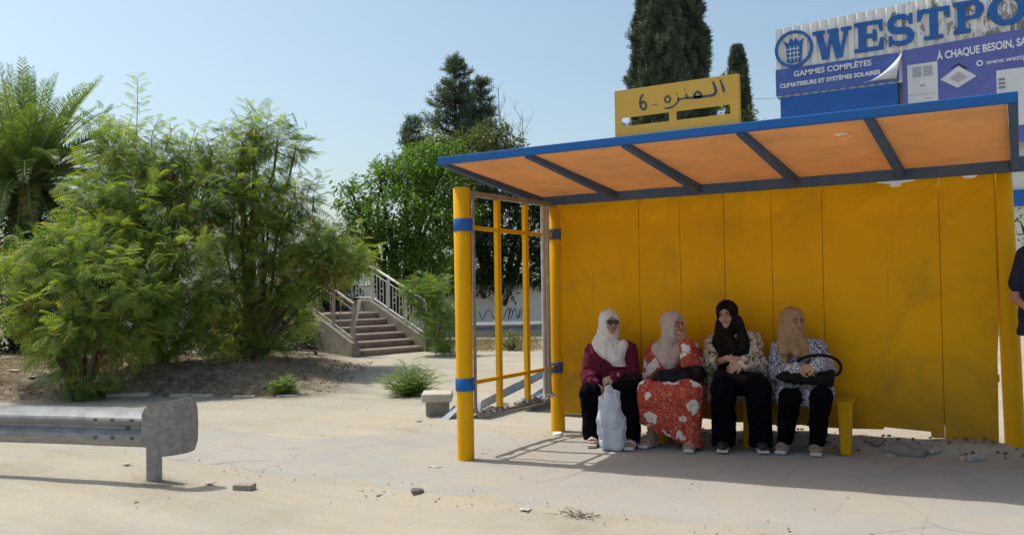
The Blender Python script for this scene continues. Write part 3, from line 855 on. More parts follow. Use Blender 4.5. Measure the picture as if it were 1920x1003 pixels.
# big slab serif letters : strokes on a unit grid (x right, y up, height 1)
def arc(cx, cy, rx, ry, a0, a1, n=18): return [(cx + rx * math.cos(R(a)), cy + ry * math.sin(R(a))) for a in np.linspace(a0, a1, n)]
GL = {
 'W': (1.28, [('p', [(.10, 1), (.31, 1), (.47, .30), (.40, 0), (.30, 0)]), ('p', [(.40, 0), (.47, .30), (.57, .86), (.68, .86), (.50, 0)]) , ('p', [(.57, .86), (.60, 1), (.78, 1), (.92, .30), (.87, 0), (.75, 0)]), ('p', [(.87, 0), (.92, .28), (1.06, 1), (1.18, 1), (.97, 0)]), ('p', [(0, .88), (.42, .88), (.42, 1), (0, 1)]), ('p', [(.50, .88), (.86, .88), (.86, 1), (.50, 1)]), ('p', [(.94, .88), (1.28, .88), (1.28, 1), (.94, 1)])]),
 'E': (.92, [('p', [(.12, 0), (.36, 0), (.36, 1), (.12, 1)]), ('p', [(0, .87), (.90, .87), (.90, 1), (0, 1)]), ('p', [(0, 0), (.92, 0), (.92, .13), (0, .13)]), ('p', [(.36, .44), (.62, .44), (.62, .57), (.36, .57)]), ('p', [(.58, .32), (.69, .32), (.69, .69), (.58, .69)]), ('p', [(.80, .62), (.90, .62), (.90, .9), (.74, .9)]), ('p', [(.82, .40), (.92, .40), (.92, .1), (.74, .1)])]),
 'S': (.86, [('r', arc(.42, .735, .30, .205, 20, 200, 20) + arc(.40, .70, .29, .22, 200, 250, 6)[1:] + arc(.46, .27, .28, .22, 70, 20, 6) + arc(.44, .265, .31, .205, 10, -160, 20), [.12] * 4 + [.16] * 8 + [.2] * 8 + [.22] * 12 + [.2] * 6 + [.16] * 8 + [.12] * 5), ('p', [(.68, .66), (.80, .66), (.80, 1), (.70, 1)]), ('p', [(.06, .34), (.18, .34), (.16, 0), (.06, 0)])]),
 'T': (.96, [('p', [(.36, 0), (.60, 0), (.60, 1), (.36, 1)]), ('p', [(0, .87), (.96, .87), (.96, 1), (0, 1)]), ('p', [(.20, 0), (.76, 0), (.76, .12), (.20, .12)]), ('p', [(0, .64), (.10, .64), (.20, .9), (0, .9)]), ('p', [(.86, .64), (.96, .64), (.96, .9), (.76, .9)])]),
 'P': (.90, [('p', [(.12, 0), (.36, 0), (.36, 1), (.12, 1)]), ('p', [(0, 0), (.50, 0), (.50, .12), (0, .12)]), ('p', [(0, .88), (.30, .88), (.30, 1), (0, 1)]), ('r', [(.3, .94), (.45, .94)] + arc(.52, .70, .25, .24, 85, -85, 18) + [(.45, .47), (.3, .47)], [.12] * 4 + [.16] * 4 + [.22] * 6 + [.16] * 4 + [.12] * 4)]),
 'O': (1.06, [('r', arc(.53, .5, .40, .42, 90, 450, 48), [.14 + .11 * abs(math.cos(R(a))) for a in np.linspace(90, 450, 48)])]),
}
def glyph(ch, x, z, H, xs, slope):
    adv, parts = GL[ch]
    b = MB()
    for i, pt in enumerate(parts):
        kk, pts = pt[0], pt[1]
        yy = YB - .045 - .002 * (i % 5)
        if kk == 'p': b.prism(pts, (x, yy + .05, z), (H * xs, 0, H * xs * slope), (0, 0, H), .05)
        else:
            w = pt[2]; w = list(np.interp(np.linspace(0, 1, len(pts)), np.linspace(0, 1, len(w)), w))
            b.ribbon(pts, w, (x, yy + .05, z), (H * xs, 0, H * xs * slope), (0, 0, H), .05)
    o = b.build('letter', M_sblue, cb)
    return adv * H * xs
SL = .045
H = .80; xx = -4.70; zl = 7.60
for ch, gap in (('W', .07), ('E', .07), ('S', .06), ('T', .07), ('P', .07), ('O', .1)):
    adv = glyph(ch, xx, zl + (xx + 4.72) * SL, H, .98, 0.0)
    xx += adv + gap
# roundel with a crowned block
rd = MB()
cx, cz, rr_ = -5.205, 8.02, .475
rd.ribbon(arc(0, 0, rr_, rr_, 0, 360, 64), .075, (cx, YB - .005, cz), (1, 0, 0), (0, 0, 1), .05)
rd.build('emblem_ring', M_sblue, cb)
em = MB()
em.prism([(-.19, -.36), (.17, -.36), (.21, .05), (.27, .26), (.14, .16), (.06, .31), (0, .2), (-.07, .31), (-.14, .16), (-.28, .26), (-.20, .05)], (cx, YB + .0, cz), (1, 0, 0), (0, 0, 1), .045)
em.build('emblem_crown', M_sblue, cb)
ew = MB()
M_swhite = pmat('sign white', (.72, .73, .74), .6)
for z in (-.24, -.12, .0):
    ew.box((cx - .17, YB - .053, cz + z - .010), (cx + .16, YB - .047, cz + z + .010))
for x in (-.09, .01, .10): ew.box((cx + x - .008, YB - .0515, cz - .34), (cx + x + .008, YB - .0465, cz + .08))
ew.build('emblem_lines', M_swhite, cb)

def text_mesh(s, size, x, z, y, mat, parent, name='lettering', bold=.0, slope=0.0, xs=1.0, extr=.004):
    cu = bpy.data.curves.new('txt', 'FONT'); cu.body = s; cu.size = size; cu.offset = bold; cu.extrude = extr
    t = bpy.data.objects.new('txt', cu); COL.objects.link(t)
    dg = bpy.context.evaluated_depsgraph_get(); dg.update()
    me = bpy.data.meshes.new_from_object(t.evaluated_get(dg))
    bpy.data.objects.remove(t); bpy.data.curves.remove(cu)
    org = ORG[parent.name]
    for v in me.vertices:
        a, b_, c = v.co
        v.co = Vector((x + a * xs - org[0], y - c - org[1], z + b_ + a * xs * slope - org[2]))
    me.materials.clear()
    return link_mesh(name, me, mat, parent)
def banner_mat(name, c1, c2):
    m, nt, out = newmat(name)
    co = coords(nt)
    c = ramp(nt, noise(nt, co, 1.0, 4, .55), [(.3, c1), (.7, c2)])
    finish(nt, out, c, .4, 0, bumpn(nt, noise(nt, co, 2.2, 3, .5, .6), .35, .05), .4)
    return m
b1 = empty('advertising_banner', (-4.15, YB - .03, 7.1), 'dark blue banner with white slogan and one peeling corner', 'banner')
M_b1 = banner_mat('faded blue banner cloth', (.055, .105, .36), (.07, .13, .42))
zb1 = 6.76
MB().box((-5.71, YB - .04, zb1), (-2.56, YB - .012, 7.50)).build('banner_cloth', M_b1, b1)
text_mesh('GAMMES COMPLÈTES', .205, -5.22, 7.245, YB - .046, M_swhite, b1, bold=.004, slope=.012, xs=1.02)
text_mesh('CLIMATISEURS ET SYSTÈMES SOLAIRES', .155, -5.60, 6.975, YB - .046, M_swhite, b1, bold=.005, slope=.012, xs=.98)
fold = MB()
nn_ = 10; fv = []
for i in range(nn_ + 1):
    t = i / nn_
    a = np.array([-3.42 + .80 * t, zb1 + .06 + .0 * t + .02 * math.sin(3 * t)]); c_ = np.array([-3.42 + .95 * t, zb1 + .06 + .66 * t ** 1.7])
    for j in range(5):
        s = j / 4; p = a + (c_ - a) * s; fv.append((p[0], YB - .055 - .10 * math.sin(math.pi * s) * (t + .15), p[1]))
for i in range(nn_):
    for j in range(4): fold.f.append((i * 5 + j, i * 5 + 5 + j, i * 5 + 6 + j, i * 5 + 1 + j))
fold.v = fv
fo = fold.build('peeled_corner', pmat('white banner back', (.66, .68, .74), .45, (.50, .54, .66), 3), b1, smooth=True)
md = fo.modifiers.new('thick', 'SOLIDIFY'); md.thickness = .004
b2 = empty('advertising_banner', (1, YB - .03, 7.0), 'violet blue banner showing white cooling units and a slogan', 'banner')
M_b2 = banner_mat('violet blue banner vinyl', (.120, .140, .42), (.095, .115, .39))
b2p = [(-2.48, 5.2), (9.5, 5.2), (9.5, 8.0), (-2.48, 7.50)]
MB().prism([(-2.48, 4.9), (9.5, 4.9), (9.5, 8.05), (-2.48, 7.53)], (0, YB - .012, 0), (1, 0, 0), (0, 0, 1), .03).build('banner_cloth', M_b2, b2)
M_unit = pmat('printed white casing', (.66, .67, .70), .5, (.58, .59, .63), 3)
M_print = pmat('printed grey', (.20, .22, .28), .5)
ac = MB().box((-2.36, YB - .050, 5.4), (-1.66, YB - .043, 7.13)); ac.build('cabinet_unit_print', M_unit, b2)
for j in range(2):
    pr = MB()
    for i in range(6): pr.box((-2.24 + j * .25, YB - .054, 6.80 + i * .045), (-2.03 + j * .25, YB - .051, 6.822 + i * .045))
    pr.build('cabinet_grille_print', M_print, b2)
pr = MB()
pr.box((-2.08, YB - .054, 6.55), (-1.95, YB - .051, 6.58)); pr.box((-2.36, YB - .054, 6.335), (-1.66, YB - .051, 6.342)); pr.box((-2.0, YB - .054, 6.22), (-1.78, YB - .051, 6.23))
pr.build('cabinet_trim_print', M_print, b2)
def fpt(px, py): p = atY(px, py, YB - .05); return (p[0], p[2])
dm = [fpt(1763, 150), fpt(1797, 124), fpt(1831, 143), fpt(1796, 165)]
MB().prism(dm, (0, YB - .042, 0), (1, 0, 0), (0, 0, 1), .010).build('ceiling_unit_print', M_unit, b2)
cm = np.mean(dm, 0)
MB().prism([tuple(cm + (np.array(p) - cm) * .5) for p in dm], (0, YB - .053, 0), (1, 0, 0), (0, 0, 1), .004).build('ceiling_unit_grille_print', pmat('printed pale grey', (.38, .39, .42), .5), b2)
MB().prism([fpt(1779, 131), fpt(1797, 118.5), fpt(1814, 127), fpt(1811, 131), fpt(1797, 124)], (0, YB - .043, 0), (1, 0, 0), (0, 0, 1), .003).build('ceiling_unit_shadow_print', pmat('printed navy', (.03, .035, .12), .5), b2)
q0 = fpt(1868, 136); q1 = fpt(1919, 125)
MB().box((q0[0], YB - .050, 5.3), (q0[0] + 1.7, YB - .043, q1[1] - .02)).build('wall_unit_print', M_unit, b2)
ww = MB()
for i in range(3): ww.box((q0[0] + .04, YB - .054, q0[1] - .22 - .1 * i), (q0[0] + .18, YB - .051, q0[1] - .16 - .1 * i))
ww.build('wall_unit_panel_print', M_print, b2)
p_ = fpt(1757, 113); text_mesh('À CHAQUE BESOIN, SA', .27, p_[0], p_[1], YB - .046, M_swhite, b2, bold=.007, slope=.040, xs=.70)
p_ = fpt(1849, 122); text_mesh('www.westp', .18, p_[0], p_[1], YB - .046, M_swhite, b2, bold=.001, slope=.03, xs=1.0)
p_ = fpt(1837, 119)
MB().ribbon(arc(0, 0, .06, .06, 0, 360, 20), .03, (p_[0], YB - .043, p_[1]), (1, 0, 0), (0, 0, 1), .008).build('globe_mark_print', M_swhite, b2)
# ---------------------------------------------------------------- organic surfaces : smooth distance fields turned into one mesh
class Field:
    def __init__(s, lo, hi, vox):
        s.lo = np.array(lo, float); s.vox = vox
        s.n = np.ceil((np.array(hi) - s.lo) / vox).astype(int) + 1
        s.f = np.full(s.n, .08, np.float32)
    def _blk(s, lo, hi, m):
        a = np.clip(np.floor((np.array(lo) - m - s.lo) / s.vox).astype(int), 0, s.n); b = np.clip(np.ceil((np.array(hi) + m - s.lo) / s.vox).astype(int) + 1, 0, s.n)
        sl = tuple(slice(i, j) for i, j in zip(a, b))
        ax = [s.lo[d] + s.vox * np.arange(a[d], b[d], dtype=np.float32) for d in range(3)]
        return sl, np.meshgrid(*ax, indexing='ij')
    def _min(s, sl, d, k):
        o = s.f[sl]
        if o.size == 0: return
        if k <= 0: s.f[sl] = np.minimum(o, d); return
        h = np.clip(.5 + .5 * (o - d) / k, 0, 1)
        s.f[sl] = (o * (1 - h) + d * h - k * h * (1 - h)).astype(np.float32)
    def _max(s, sl, d, k):
        o = s.f[sl]
        if o.size == 0: return
        h = np.clip(.5 - .5 * (o - d) / k, 0, 1) if k > 0 else (d > o) * 1.0
        s.f[sl] = (o * (1 - h) + d * h + (k * h * (1 - h) if k > 0 else 0)).astype(np.float32)
    @staticmethod
    def _cap(P, a, b, r0, r1):
        a = np.asarray(a, float); b = np.asarray(b, float); ab = b - a; L = max(float(ab @ ab), 1e-9)
        x, y, z = P[0] - a[0], P[1] - a[1], P[2] - a[2]
        t = np.clip((x * ab[0] + y * ab[1] + z * ab[2]) / L, 0, 1)
        return np.sqrt((x - t * ab[0]) ** 2 + (y - t * ab[1]) ** 2 + (z - t * ab[2]) ** 2) - (r0 + (r1 - r0) * t)
    def cap(s, a, b, r0, r1=None, k=.02, sub=False):
        r1 = r0 if r1 is None else r1; m = max(r0, r1) + .05 + k
        sl, P = s._blk(np.minimum(a, b), np.maximum(a, b), m)
        d = s._cap(P, a, b, r0, r1)
        s._max(sl, -d, k) if sub else s._min(sl, d, k)
        return s
    def chain(s, pts, rs, k=.02):
        for i in range(len(pts) - 1): s.cap(pts[i], pts[i + 1], rs[i], rs[i + 1], k)
        return s
    def ell(s, c, r, M=None, k=.02, sub=False):
        c = np.asarray(c, float); r = np.asarray(r, float); m = r.max() + .05 + k
        sl, P = s._blk(c, c, m)
        q = [P[i] - c[i] for i in range(3)]
        if M is not None: q = [M[0, i] * q[0] + M[1, i] * q[1] + M[2, i] * q[2] for i in range(3)]
        k0 = np.sqrt((q[0] / r[0]) ** 2 + (q[1] / r[1]) ** 2 + (q[2] / r[2]) ** 2); k1 = np.sqrt((q[0] / r[0] ** 2) ** 2 + (q[1] / r[1] ** 2) ** 2 + (q[2] / r[2] ** 2) ** 2)
        d = k0 * (k0 - 1) / np.maximum(k1, 1e-6)
        s._max(sl, -d, k) if sub else s._min(sl, d, k)
        return s
    def rbox(s, c, h, rad, M=None, k=.01, sub=False):
        c = np.asarray(c, float); h = np.asarray(h, float) - rad; m = float(np.linalg.norm(h)) + rad + .05 + k
        sl, P = s._blk(c, c, m)
        q = [P[i] - c[i] for i in range(3)]
        if M is not None: q = [M[0, i] * q[0] + M[1, i] * q[1] + M[2, i] * q[2] for i in range(3)]
        q = [np.abs(q[i]) - h[i] for i in range(3)]
        d = np.sqrt(sum(np.maximum(x, 0) ** 2 for x in q)) + np.minimum(np.maximum(np.maximum(q[0], q[1]), q[2]), 0) - rad
        s._max(sl, -d, k) if sub else s._min(sl, d, k)
        return s
    def cut(s, p, n, k=.006):
        """remove everything on the side n points to"""
        sl, P = s._blk(s.lo, s.lo + s.n * s.vox, 0)
        n = np.asarray(n, float); n /= np.linalg.norm(n)
        s._max(sl, (P[0] - p[0]) * n[0] + (P[1] - p[1]) * n[1] + (P[2] - p[2]) * n[2], k)
        return s
    def folds(s, amp, scale, stretch=(1, 1, .35), seed=0., ridged=True):
        sl, P = s._blk(s.lo, s.lo + s.n * s.vox, 0)
        near = np.abs(s.f) < .05
        x, y, z = (P[i][near] * scale * stretch[i] + seed + 20 for i in range(3))
        wv = vnoise(x * .5 + 3, y * .5, z * .5) * 2
        nn = vnoise(x + wv, y + wv, z + wv * .6)
        if ridged: nn = 1 - np.abs(2 * nn - 1)
        s.f[near] -= (amp * (nn - .5)).astype(np.float32)
        return s
    def mesh(s):
        f = s.f; f = np.where(np.abs(f) < 1e-7, 1e-7, f)
        f[0] = f[-1] = .05; f[:, 0] = f[:, -1] = .05; f[:, :, 0] = f[:, :, -1] = .05
        ins = f < 0
        c = [f[a:f.shape[0] - 1 + a, b:f.shape[1] - 1 + b, d:f.shape[2] - 1 + d] for a in (0, 1) for b in (0, 1) for d in (0, 1)]
        cnt = sum((x < 0).astype(np.int8) for x in c)
        act = (cnt > 0) & (cnt < 8)
        I = np.argwhere(act)
        val = np.stack([x[act] for x in c], 1)
        off = np.array([(a, b, d) for a in (0, 1) for b in (0, 1) for d in (0, 1)], float)
        acc = np.zeros((len(I), 3)); num = np.zeros(len(I))
        for i in range(8):
            for j in range(i + 1, 8):
                if abs(off[i] - off[j]).sum() != 1: continue
                cr = (val[:, i] < 0) != (val[:, j] < 0)
                t = val[:, i] / np.where(cr, val[:, i] - val[:, j], 1)
                p = off[i] + (off[j] - off[i]) * t[:, None]
                acc += np.where(cr[:, None], p, 0); num += cr
        V = (I + acc / num[:, None]) * s.vox + s.lo
        ids = np.full(act.shape, -1, np.int64); ids[act] = np.arange(len(I))
        F = []
        for ax in range(3):
            o1, o2 = [(1, 2), (2, 0), (0, 1)][ax]
            A = ins[tuple(slice(0, -1) if d == ax else slice(1, -1) for d in range(3))]; B = ins[tuple(slice(1, None) if d == ax else slice(1, -1) for d in range(3))]
            E_ = np.argwhere(A != B)
            if len(E_) == 0: continue
            base = E_.copy()
            for d in range(3):
                if d != ax: base[:, d] += 1
            def cell(da, db):
                q = base.copy(); q[:, o1] -= da; q[:, o2] -= db
                return ids[q[:, 0], q[:, 1], q[:, 2]]
            q4 = np.stack([cell(1, 1), cell(0, 1), cell(0, 0), cell(1, 0)], 1)
            flip = ~A[tuple(E_.T)]
            q4[flip] = q4[flip][:, ::-1]
            F.append(q4)
        F = np.concatenate(F)
        return V, F[(F >= 0).all(1)]
    def build(s, name, mat, parent=None, org=None, relax=1):
        V, F = s.mesh()
        for _ in range(relax):                                            # a light Laplacian pass takes out the voxel steps
            A = np.zeros_like(V); n = np.zeros(len(V))
            for i in range(4):
                a, b = F[:, i], F[:, (i + 1) % 4]
                np.add.at(A, a, V[b]); np.add.at(n, a, 1)
            V = V * .5 + A / np.maximum(n, 1)[:, None] * .5
        return mesh_np(name, V + np.asarray(org), F, mat, parent, np.asarray(org) if parent is None else None, True)

# cloth and skin
def cloth(name, col, col2=None, scale=5, rough=.85, bump=.25, bscale=160, sheen=.0, lo=.35, hi=.7, spec=.15):
    m, nt, out = newmat(name)
    co = coords(nt)
    c = ramp(nt, noise(nt, co, scale, 5, .6), [(lo, col), (hi, col2 or col)])
    crease = ramp(nt, noise(nt, co, 17, 5, .55, 1.6, (1, 1, .38)), [(.3, 0), (.5, 1), (.7, .15)])
    fine = noise(nt, co, 46, 4, .6, .9, (1, 1, .5))
    h = mth(nt, 'ADD', mth(nt, 'MULTIPLY', crease, .9), mth(nt, 'ADD', mth(nt, 'MULTIPLY', fine, .5), mth(nt, 'MULTIPLY', noise(nt, co, bscale, 3, .6), .12)))
    finish(nt, out, c, rough, 0, bumpn(nt, h, .75, .016), spec, sheen)
    return m
def skin_mat(name, col):
    m, nt, out = newmat(name)
    co = coords(nt)
    c = ramp(nt, noise(nt, co, 18, 4, .6), [(.35, col), (.7, tuple(x * .86 for x in col))])
    p = finish(nt, out, c, .55, 0, bumpn(nt, noise(nt, co, 120, 3, .6), .12, .002), .35)
    p.inputs['Subsurface Weight'].default_value = .06; p.inputs['Subsurface Radius'].default_value = (.02, .008, .004)
    return m
M_skin = skin_mat('tanned skin', (.44, .25, .165)); M_skin2 = skin_mat('fair skin', (.50, .31, .22)); M_skin3 = skin_mat('ruddy skin', (.47, .245, .175)); M_skin4 = skin_mat('olive skin', (.41, .24, .14))
M_eye = pmat('eye white', (.36, .31, .28), .35); M_iris = pmat('dark iris', (.03, .018, .012), .2); M_brow = pmat('dark brow hair', (.05, .035, .028), .8); M_lip = pmat('lip', (.34, .12, .10), .45)
def red_floral():
    m, nt, out = newmat('red cotton with white flowers')
    co = coords(nt)
    base = ramp(nt, noise(nt, co, 9, 4, .6), [(.35, (.45, .058, .038)), (.7, (.36, .042, .030))])
    dn = nt.nodes.new('ShaderNodeTexNoise'); dn.inputs['Scale'].default_value = 16; nt.links.new(co, dn.inputs[0])
    wp = mix(nt, .10, co, dn.outputs['Color'], 'ADD')
    v = nt.nodes.new('ShaderNodeTexVoronoi'); v.inputs['Scale'].default_value = 6.4; v.inputs['Randomness'].default_value = .85
    nt.links.new(wp, v.inputs['Vector'])
    fl = ramp(nt, v.outputs['Distance'], [(.36, 1), (.385, 0)])
    v2 = nt.nodes.new('ShaderNodeTexVoronoi'); v2.feature = 'DISTANCE_TO_EDGE'; v2.inputs['Scale'].default_value = 17
    dn2 = nt.nodes.new('ShaderNodeTexNoise'); dn2.inputs['Scale'].default_value = 8; nt.links.new(co, dn2.inputs[0])
    nt.links.new(mix(nt, .25, co, dn2.outputs['Color'], 'ADD'), v2.inputs['Vector'])
    ln = ramp(nt, v2.outputs['Distance'], [(.012, 1), (.03, 0)])
    c = mix(nt, mth(nt, 'MULTIPLY', ln, .6), base, (.70, .48, .34))
    c = mix(nt, fl, c, (.72, .66, .60))
    core = mth(nt, 'MULTIPLY', ramp(nt, v.outputs['Distance'], [(.02, 1), (.28, .35), (.35, 0)]), ramp(nt, noise(nt, co, 38, 3, .7, 1.2), [(.52, 0), (.58, .9)]))
    c = mix(nt, core, c, (.28, .10, .07))
    finish(nt, out, c, .85, 0, bumpn(nt, noise(nt, co, 16, 5, .6, 1.4, (1, 1, .4)), .8, .03), .2)
    return m
def beige_print():
    m, nt, out = newmat('beige and brown abstract print')
    co = coords(nt)
    n1 = noise(nt, co, 9, 3, .5, 3.0, (1, 1, .7)); n2 = noise(nt, co, 13, 3, .5, 2.4)
    c = ramp(nt, n1, [(.40, (.58, .50, .39)), (.49, (.46, .37, .26)), (.53, (.70, .64, .54)), (.60, (.50, .42, .31))])
    c = mix(nt, ramp(nt, n2, [(.53, 0), (.56, .9)]), c, (.075, .05, .035))
    finish(nt, out, c, .85, 0, bumpn(nt, noise(nt, co, 18, 5, .6, 1.4, (1, 1, .5)), .7, .025), .2); return m
def speckle():
    m, nt, out = newmat('white and navy speckled jersey')
    co = coords(nt)
    n1 = noise(nt, co, 75, 3, .6, .4)
    c = ramp(nt, n1, [(.485, (.60, .60, .64)), (.515, (.055, .06, .14))])
    finish(nt, out, c, .85, 0, bumpn(nt, noise(nt, co, 18, 5, .6, 1.4, (1, 1, .6)), .7, .025), .2); return m
M_white_scarf = cloth('white crinkled scarf', (.80, .75, .72), (.68, .63, .62), 30, bump=.35, bscale=60)
M_rose_scarf = cloth('dusty rose scarf', (.58, .44, .385), (.50, .38, .335), 12)
M_black_scarf = cloth('black brown scarf', (.008, .006, .006), (.026, .021, .017), 22, spec=.06)
M_tan_scarf = cloth('tan scarf', (.44, .27, .155), (.36, .22, .12), 10)
M_maroon = cloth('maroon knit', (.155, .018, .045), (.105, .012, .034), 8)
M_black = cloth('black cloth', (.0025, .0025, .0045), (.005, .005, .008), 6, spec=.05)
M_navy = cloth('navy tee cloth', (.020, .026, .052), (.03, .035, .06), 6)
M_jean = cloth('blue denim', (.09, .13, .21), (.14, .18, .26), 14)
M_bagblk = pmat('black bag leather', (.003, .0035, .006), .55, (.006, .006, .009), 12, bump=.25, bscale=45, spec=.14)
M_red = red_floral(); M_beige = beige_print(); M_speck = speckle()
M_sandal_w = pmat('white sandal leather', (.66, .63, .60), .6, (.55, .50, .46), 20); M_sandal_b = pmat('beige sandal leather', (.42, .34, .28), .65, (.33, .27, .22), 20); M_sandal_g = pmat('grey sandal leather', (.22, .20, .19), .65, (.30, .28, .27), 25); M_sole = pmat('pale shoe sole', (.52, .48, .44), .7)
M_shoe = pmat('black shoe mesh', (.02, .02, .022), .7)

def headframe(yaw, pitch=0, roll=0):
    return np.array((Matrix.Rotation(R(yaw), 3, 'Z') @ Matrix.Rotation(R(pitch), 3, 'X') @ Matrix.Rotation(R(roll), 3, 'Y')))
def hand(F, wrist, d, nrm, side, curl=35, sc=1.0, thumb_out=35):
    """palm, four bent fingers of different length and a thumb; d along the fingers, nrm out of the back of the hand, side +1/-1 where the thumb leaves"""
    d = np.asarray(d, float); d /= np.linalg.norm(d); nrm = np.asarray(nrm, float); nrm -= d * (nrm @ d); nrm /= np.linalg.norm(nrm)
    w = np.cross(nrm, d) * side                                      # towards the thumb side
    W = np.asarray(wrist, float)
    for o in (-.026, -.009, .009, .026): F.cap(W + w * o * .65 + d * .012, W + w * o + d * .082, .013 * sc, .0115 * sc, .012)
    F.cap(W - d * .03, W + d * .02, .026 * sc, .024 * sc, .015)
    for o, l, e in ((-.031, .060, 10), (-.0105, .075, 2), (.0105, .082, -2), (.031, .073, -8)):
        p = W + w * o + d * .086; a = 0
        dd = d * math.cos(R(e)) - w * math.sin(R(e))
        for seg, rr in ((.45, .0098), (.32, .0088), (.25, .0078)):
            a += R(curl) * (.7 if seg > .4 else 1.0)
            q = p + (dd * math.cos(a) - nrm * math.sin(a)) * l * seg
            F.cap(p, q, rr * sc, (rr - .0008) * sc, .003); p = q
    p = W + w * .024 + d * .022
    td = d * math.cos(R(thumb_out)) + w * math.sin(R(thumb_out)) - nrm * .25; td /= np.linalg.norm(td)
    q = p + td * .044; F.cap(p, q, .0135 * sc, .0115 * sc, .008)
    td2 = td * .8 + d * .5 - w * .1 - nrm * .2; td2 /= np.linalg.norm(td2)
    F.cap(q, q + td2 * .032, .0112 * sc, .009 * sc, .004)
def head(F, c, M, sc=1.0):
    """skull, jaw, brow, nose, cheeks, lips, ears and neck root in one field; M is the head frame (face towards local -y)"""
    g = lambda x, y, z: c + M @ (np.array([x, y, z]) * sc)
    F.ell(g(0, .012, .035), np.array([.073, .092, .083]) * sc, M, .01)
    F.ell(g(0, -.022, -.045), np.array([.054, .062, .066]) * sc, M, .03)
    F.ell(g(0, -.062, -.085), np.array([.026, .024, .024]) * sc, M, .02)
    for s in (-1, 1):
        F.ell(g(s * .034, -.066, -.022), np.array([.024, .020, .022]) * sc, M, .015)
        F.cap(g(s * .014, -.086, .034), g(s * .046, -.070, .034), .009 * sc, .007 * sc, .01)
        F.ell(g(s * .073, .012, -.005), np.array([.010, .018, .03]) * sc, M, .008)
    for s in (-1, 1): F.ell(g(s * .031, -.094, .012), np.array([.017, .012, .011]) * sc, M, .008, sub=True)
    F.cap(g(0, -.086, .022), g(0, -.108, -.018), .0085 * sc, .0115 * sc, .008)
    for s in (-1, 1): F.ell(g(s * .012, -.096, -.022), np.array([.009, .010, .008]) * sc, M, .005)
    F.cap(g(-.014, -.088, -.050), g(.014, -.088, -.050), .0065 * sc, None, .006)
    F.cap(g(-.011, -.086, -.060), g(.011, -.086, -.060), .0070 * sc, None, .006)
def face_parts(root, c, M, org, mlip=None):
    g = lambda x, y, z: org + c + M @ np.array([x, y, z])
    for s in (-1, 1):
        e = MB(); b = MB()
        n, mth_ = 8, 6
        cc = g(s * .031, -.079, .011)
        vs = [cc + M @ (np.array([math.sin(R(180 * i / mth_)) * math.cos(2 * math.pi * j / n), -math.sin(R(180 * i / mth_)) * math.sin(2 * math.pi * j / n), math.cos(R(180 * i / mth_)) * .46]) * .0122) for i in range(mth_ + 1) for j in range(n)]
        fs = [(i * n + j, i * n + (j + 1) % n, (i + 1) * n + (j + 1) % n, (i + 1) * n + j) for i in range(mth_) for j in range(n)]
        ey = e.add(vs, fs).build('eye', M_eye, root, smooth=True)
        ir = MB().tube([g(s * .031, -.0888, .011), g(s * .031, -.0918, .011)], [.0054, .0046], 10); ir.build('iris', M_iris, ey)
        b.tube([g(s * .013, -.0945, .0275), g(s * .030, -.0925, .034), g(s * .048, -.078, .030)], [.0035, .0042, .0025], 6)
        b.build('eyebrow', M_brow, root, smooth=True)
    l = MB()
    l.tube([g(-.022, -.086, -.053), g(-.008, -.0955, -.0495), g(0, -.0945, -.0510), g(.008, -.0955, -.0495), g(.022, -.086, -.053)], [.0018, .0042, .0036, .0042, .0018], 8)
    l.tube([g(-.019, -.086, -.055), g(0, -.0935, -.0605), g(.019, -.086, -.055)], [.0018, .0052, .0018], 8)
    l.build('lips', mlip or M_lip, root, smooth=True)
def shell_head(F, c, M, k=.02):
    g = lambda x, y, z: c + M @ np.array([x, y, z])
    F.ell(g(0, .022, .036), (.093, .116, .106), M, k)
    F.ell(g(0, .022, -.055), (.080, .088, .100), M, .04)
def carve_face(F, c, M, w=.056, h=.083, dz=-.012):
    F.ell(c + M @ np.array([0, -.135, dz]), (w, .088, h), M, .010, sub=True)
def foot(F, ank, toe, r=.034):
    ank = np.asarray(ank, float); toe = np.asarray(toe, float)
    d = toe - ank; d[2] = 0; d /= np.linalg.norm(d); s = np.array([-d[1], d[0], 0])
    z0 = toe[2]
    heel = np.array([ank[0], ank[1], z0]) - d * .035 + [0, 0, .012]
    F.cap(ank, heel + [0, 0, .02], .036, .034, .02); F.cap(ank, (ank + toe) / 2 + [0, 0, .0], .036, .030, .02)
    F.cap(heel, np.array([ank[0], ank[1], z0]) + d * .10, .030, .032, .02)
    for o, l in ((-.030, .150), (-.012, .168), (.012, .170), (.030, .150)):
        b = np.array([ank[0], ank[1], z0]) + d * .09 + s * o * .8; F.cap(b, np.array([ank[0], ank[1], z0 - .006]) + d * l + s * o, .017, .0105, .006)
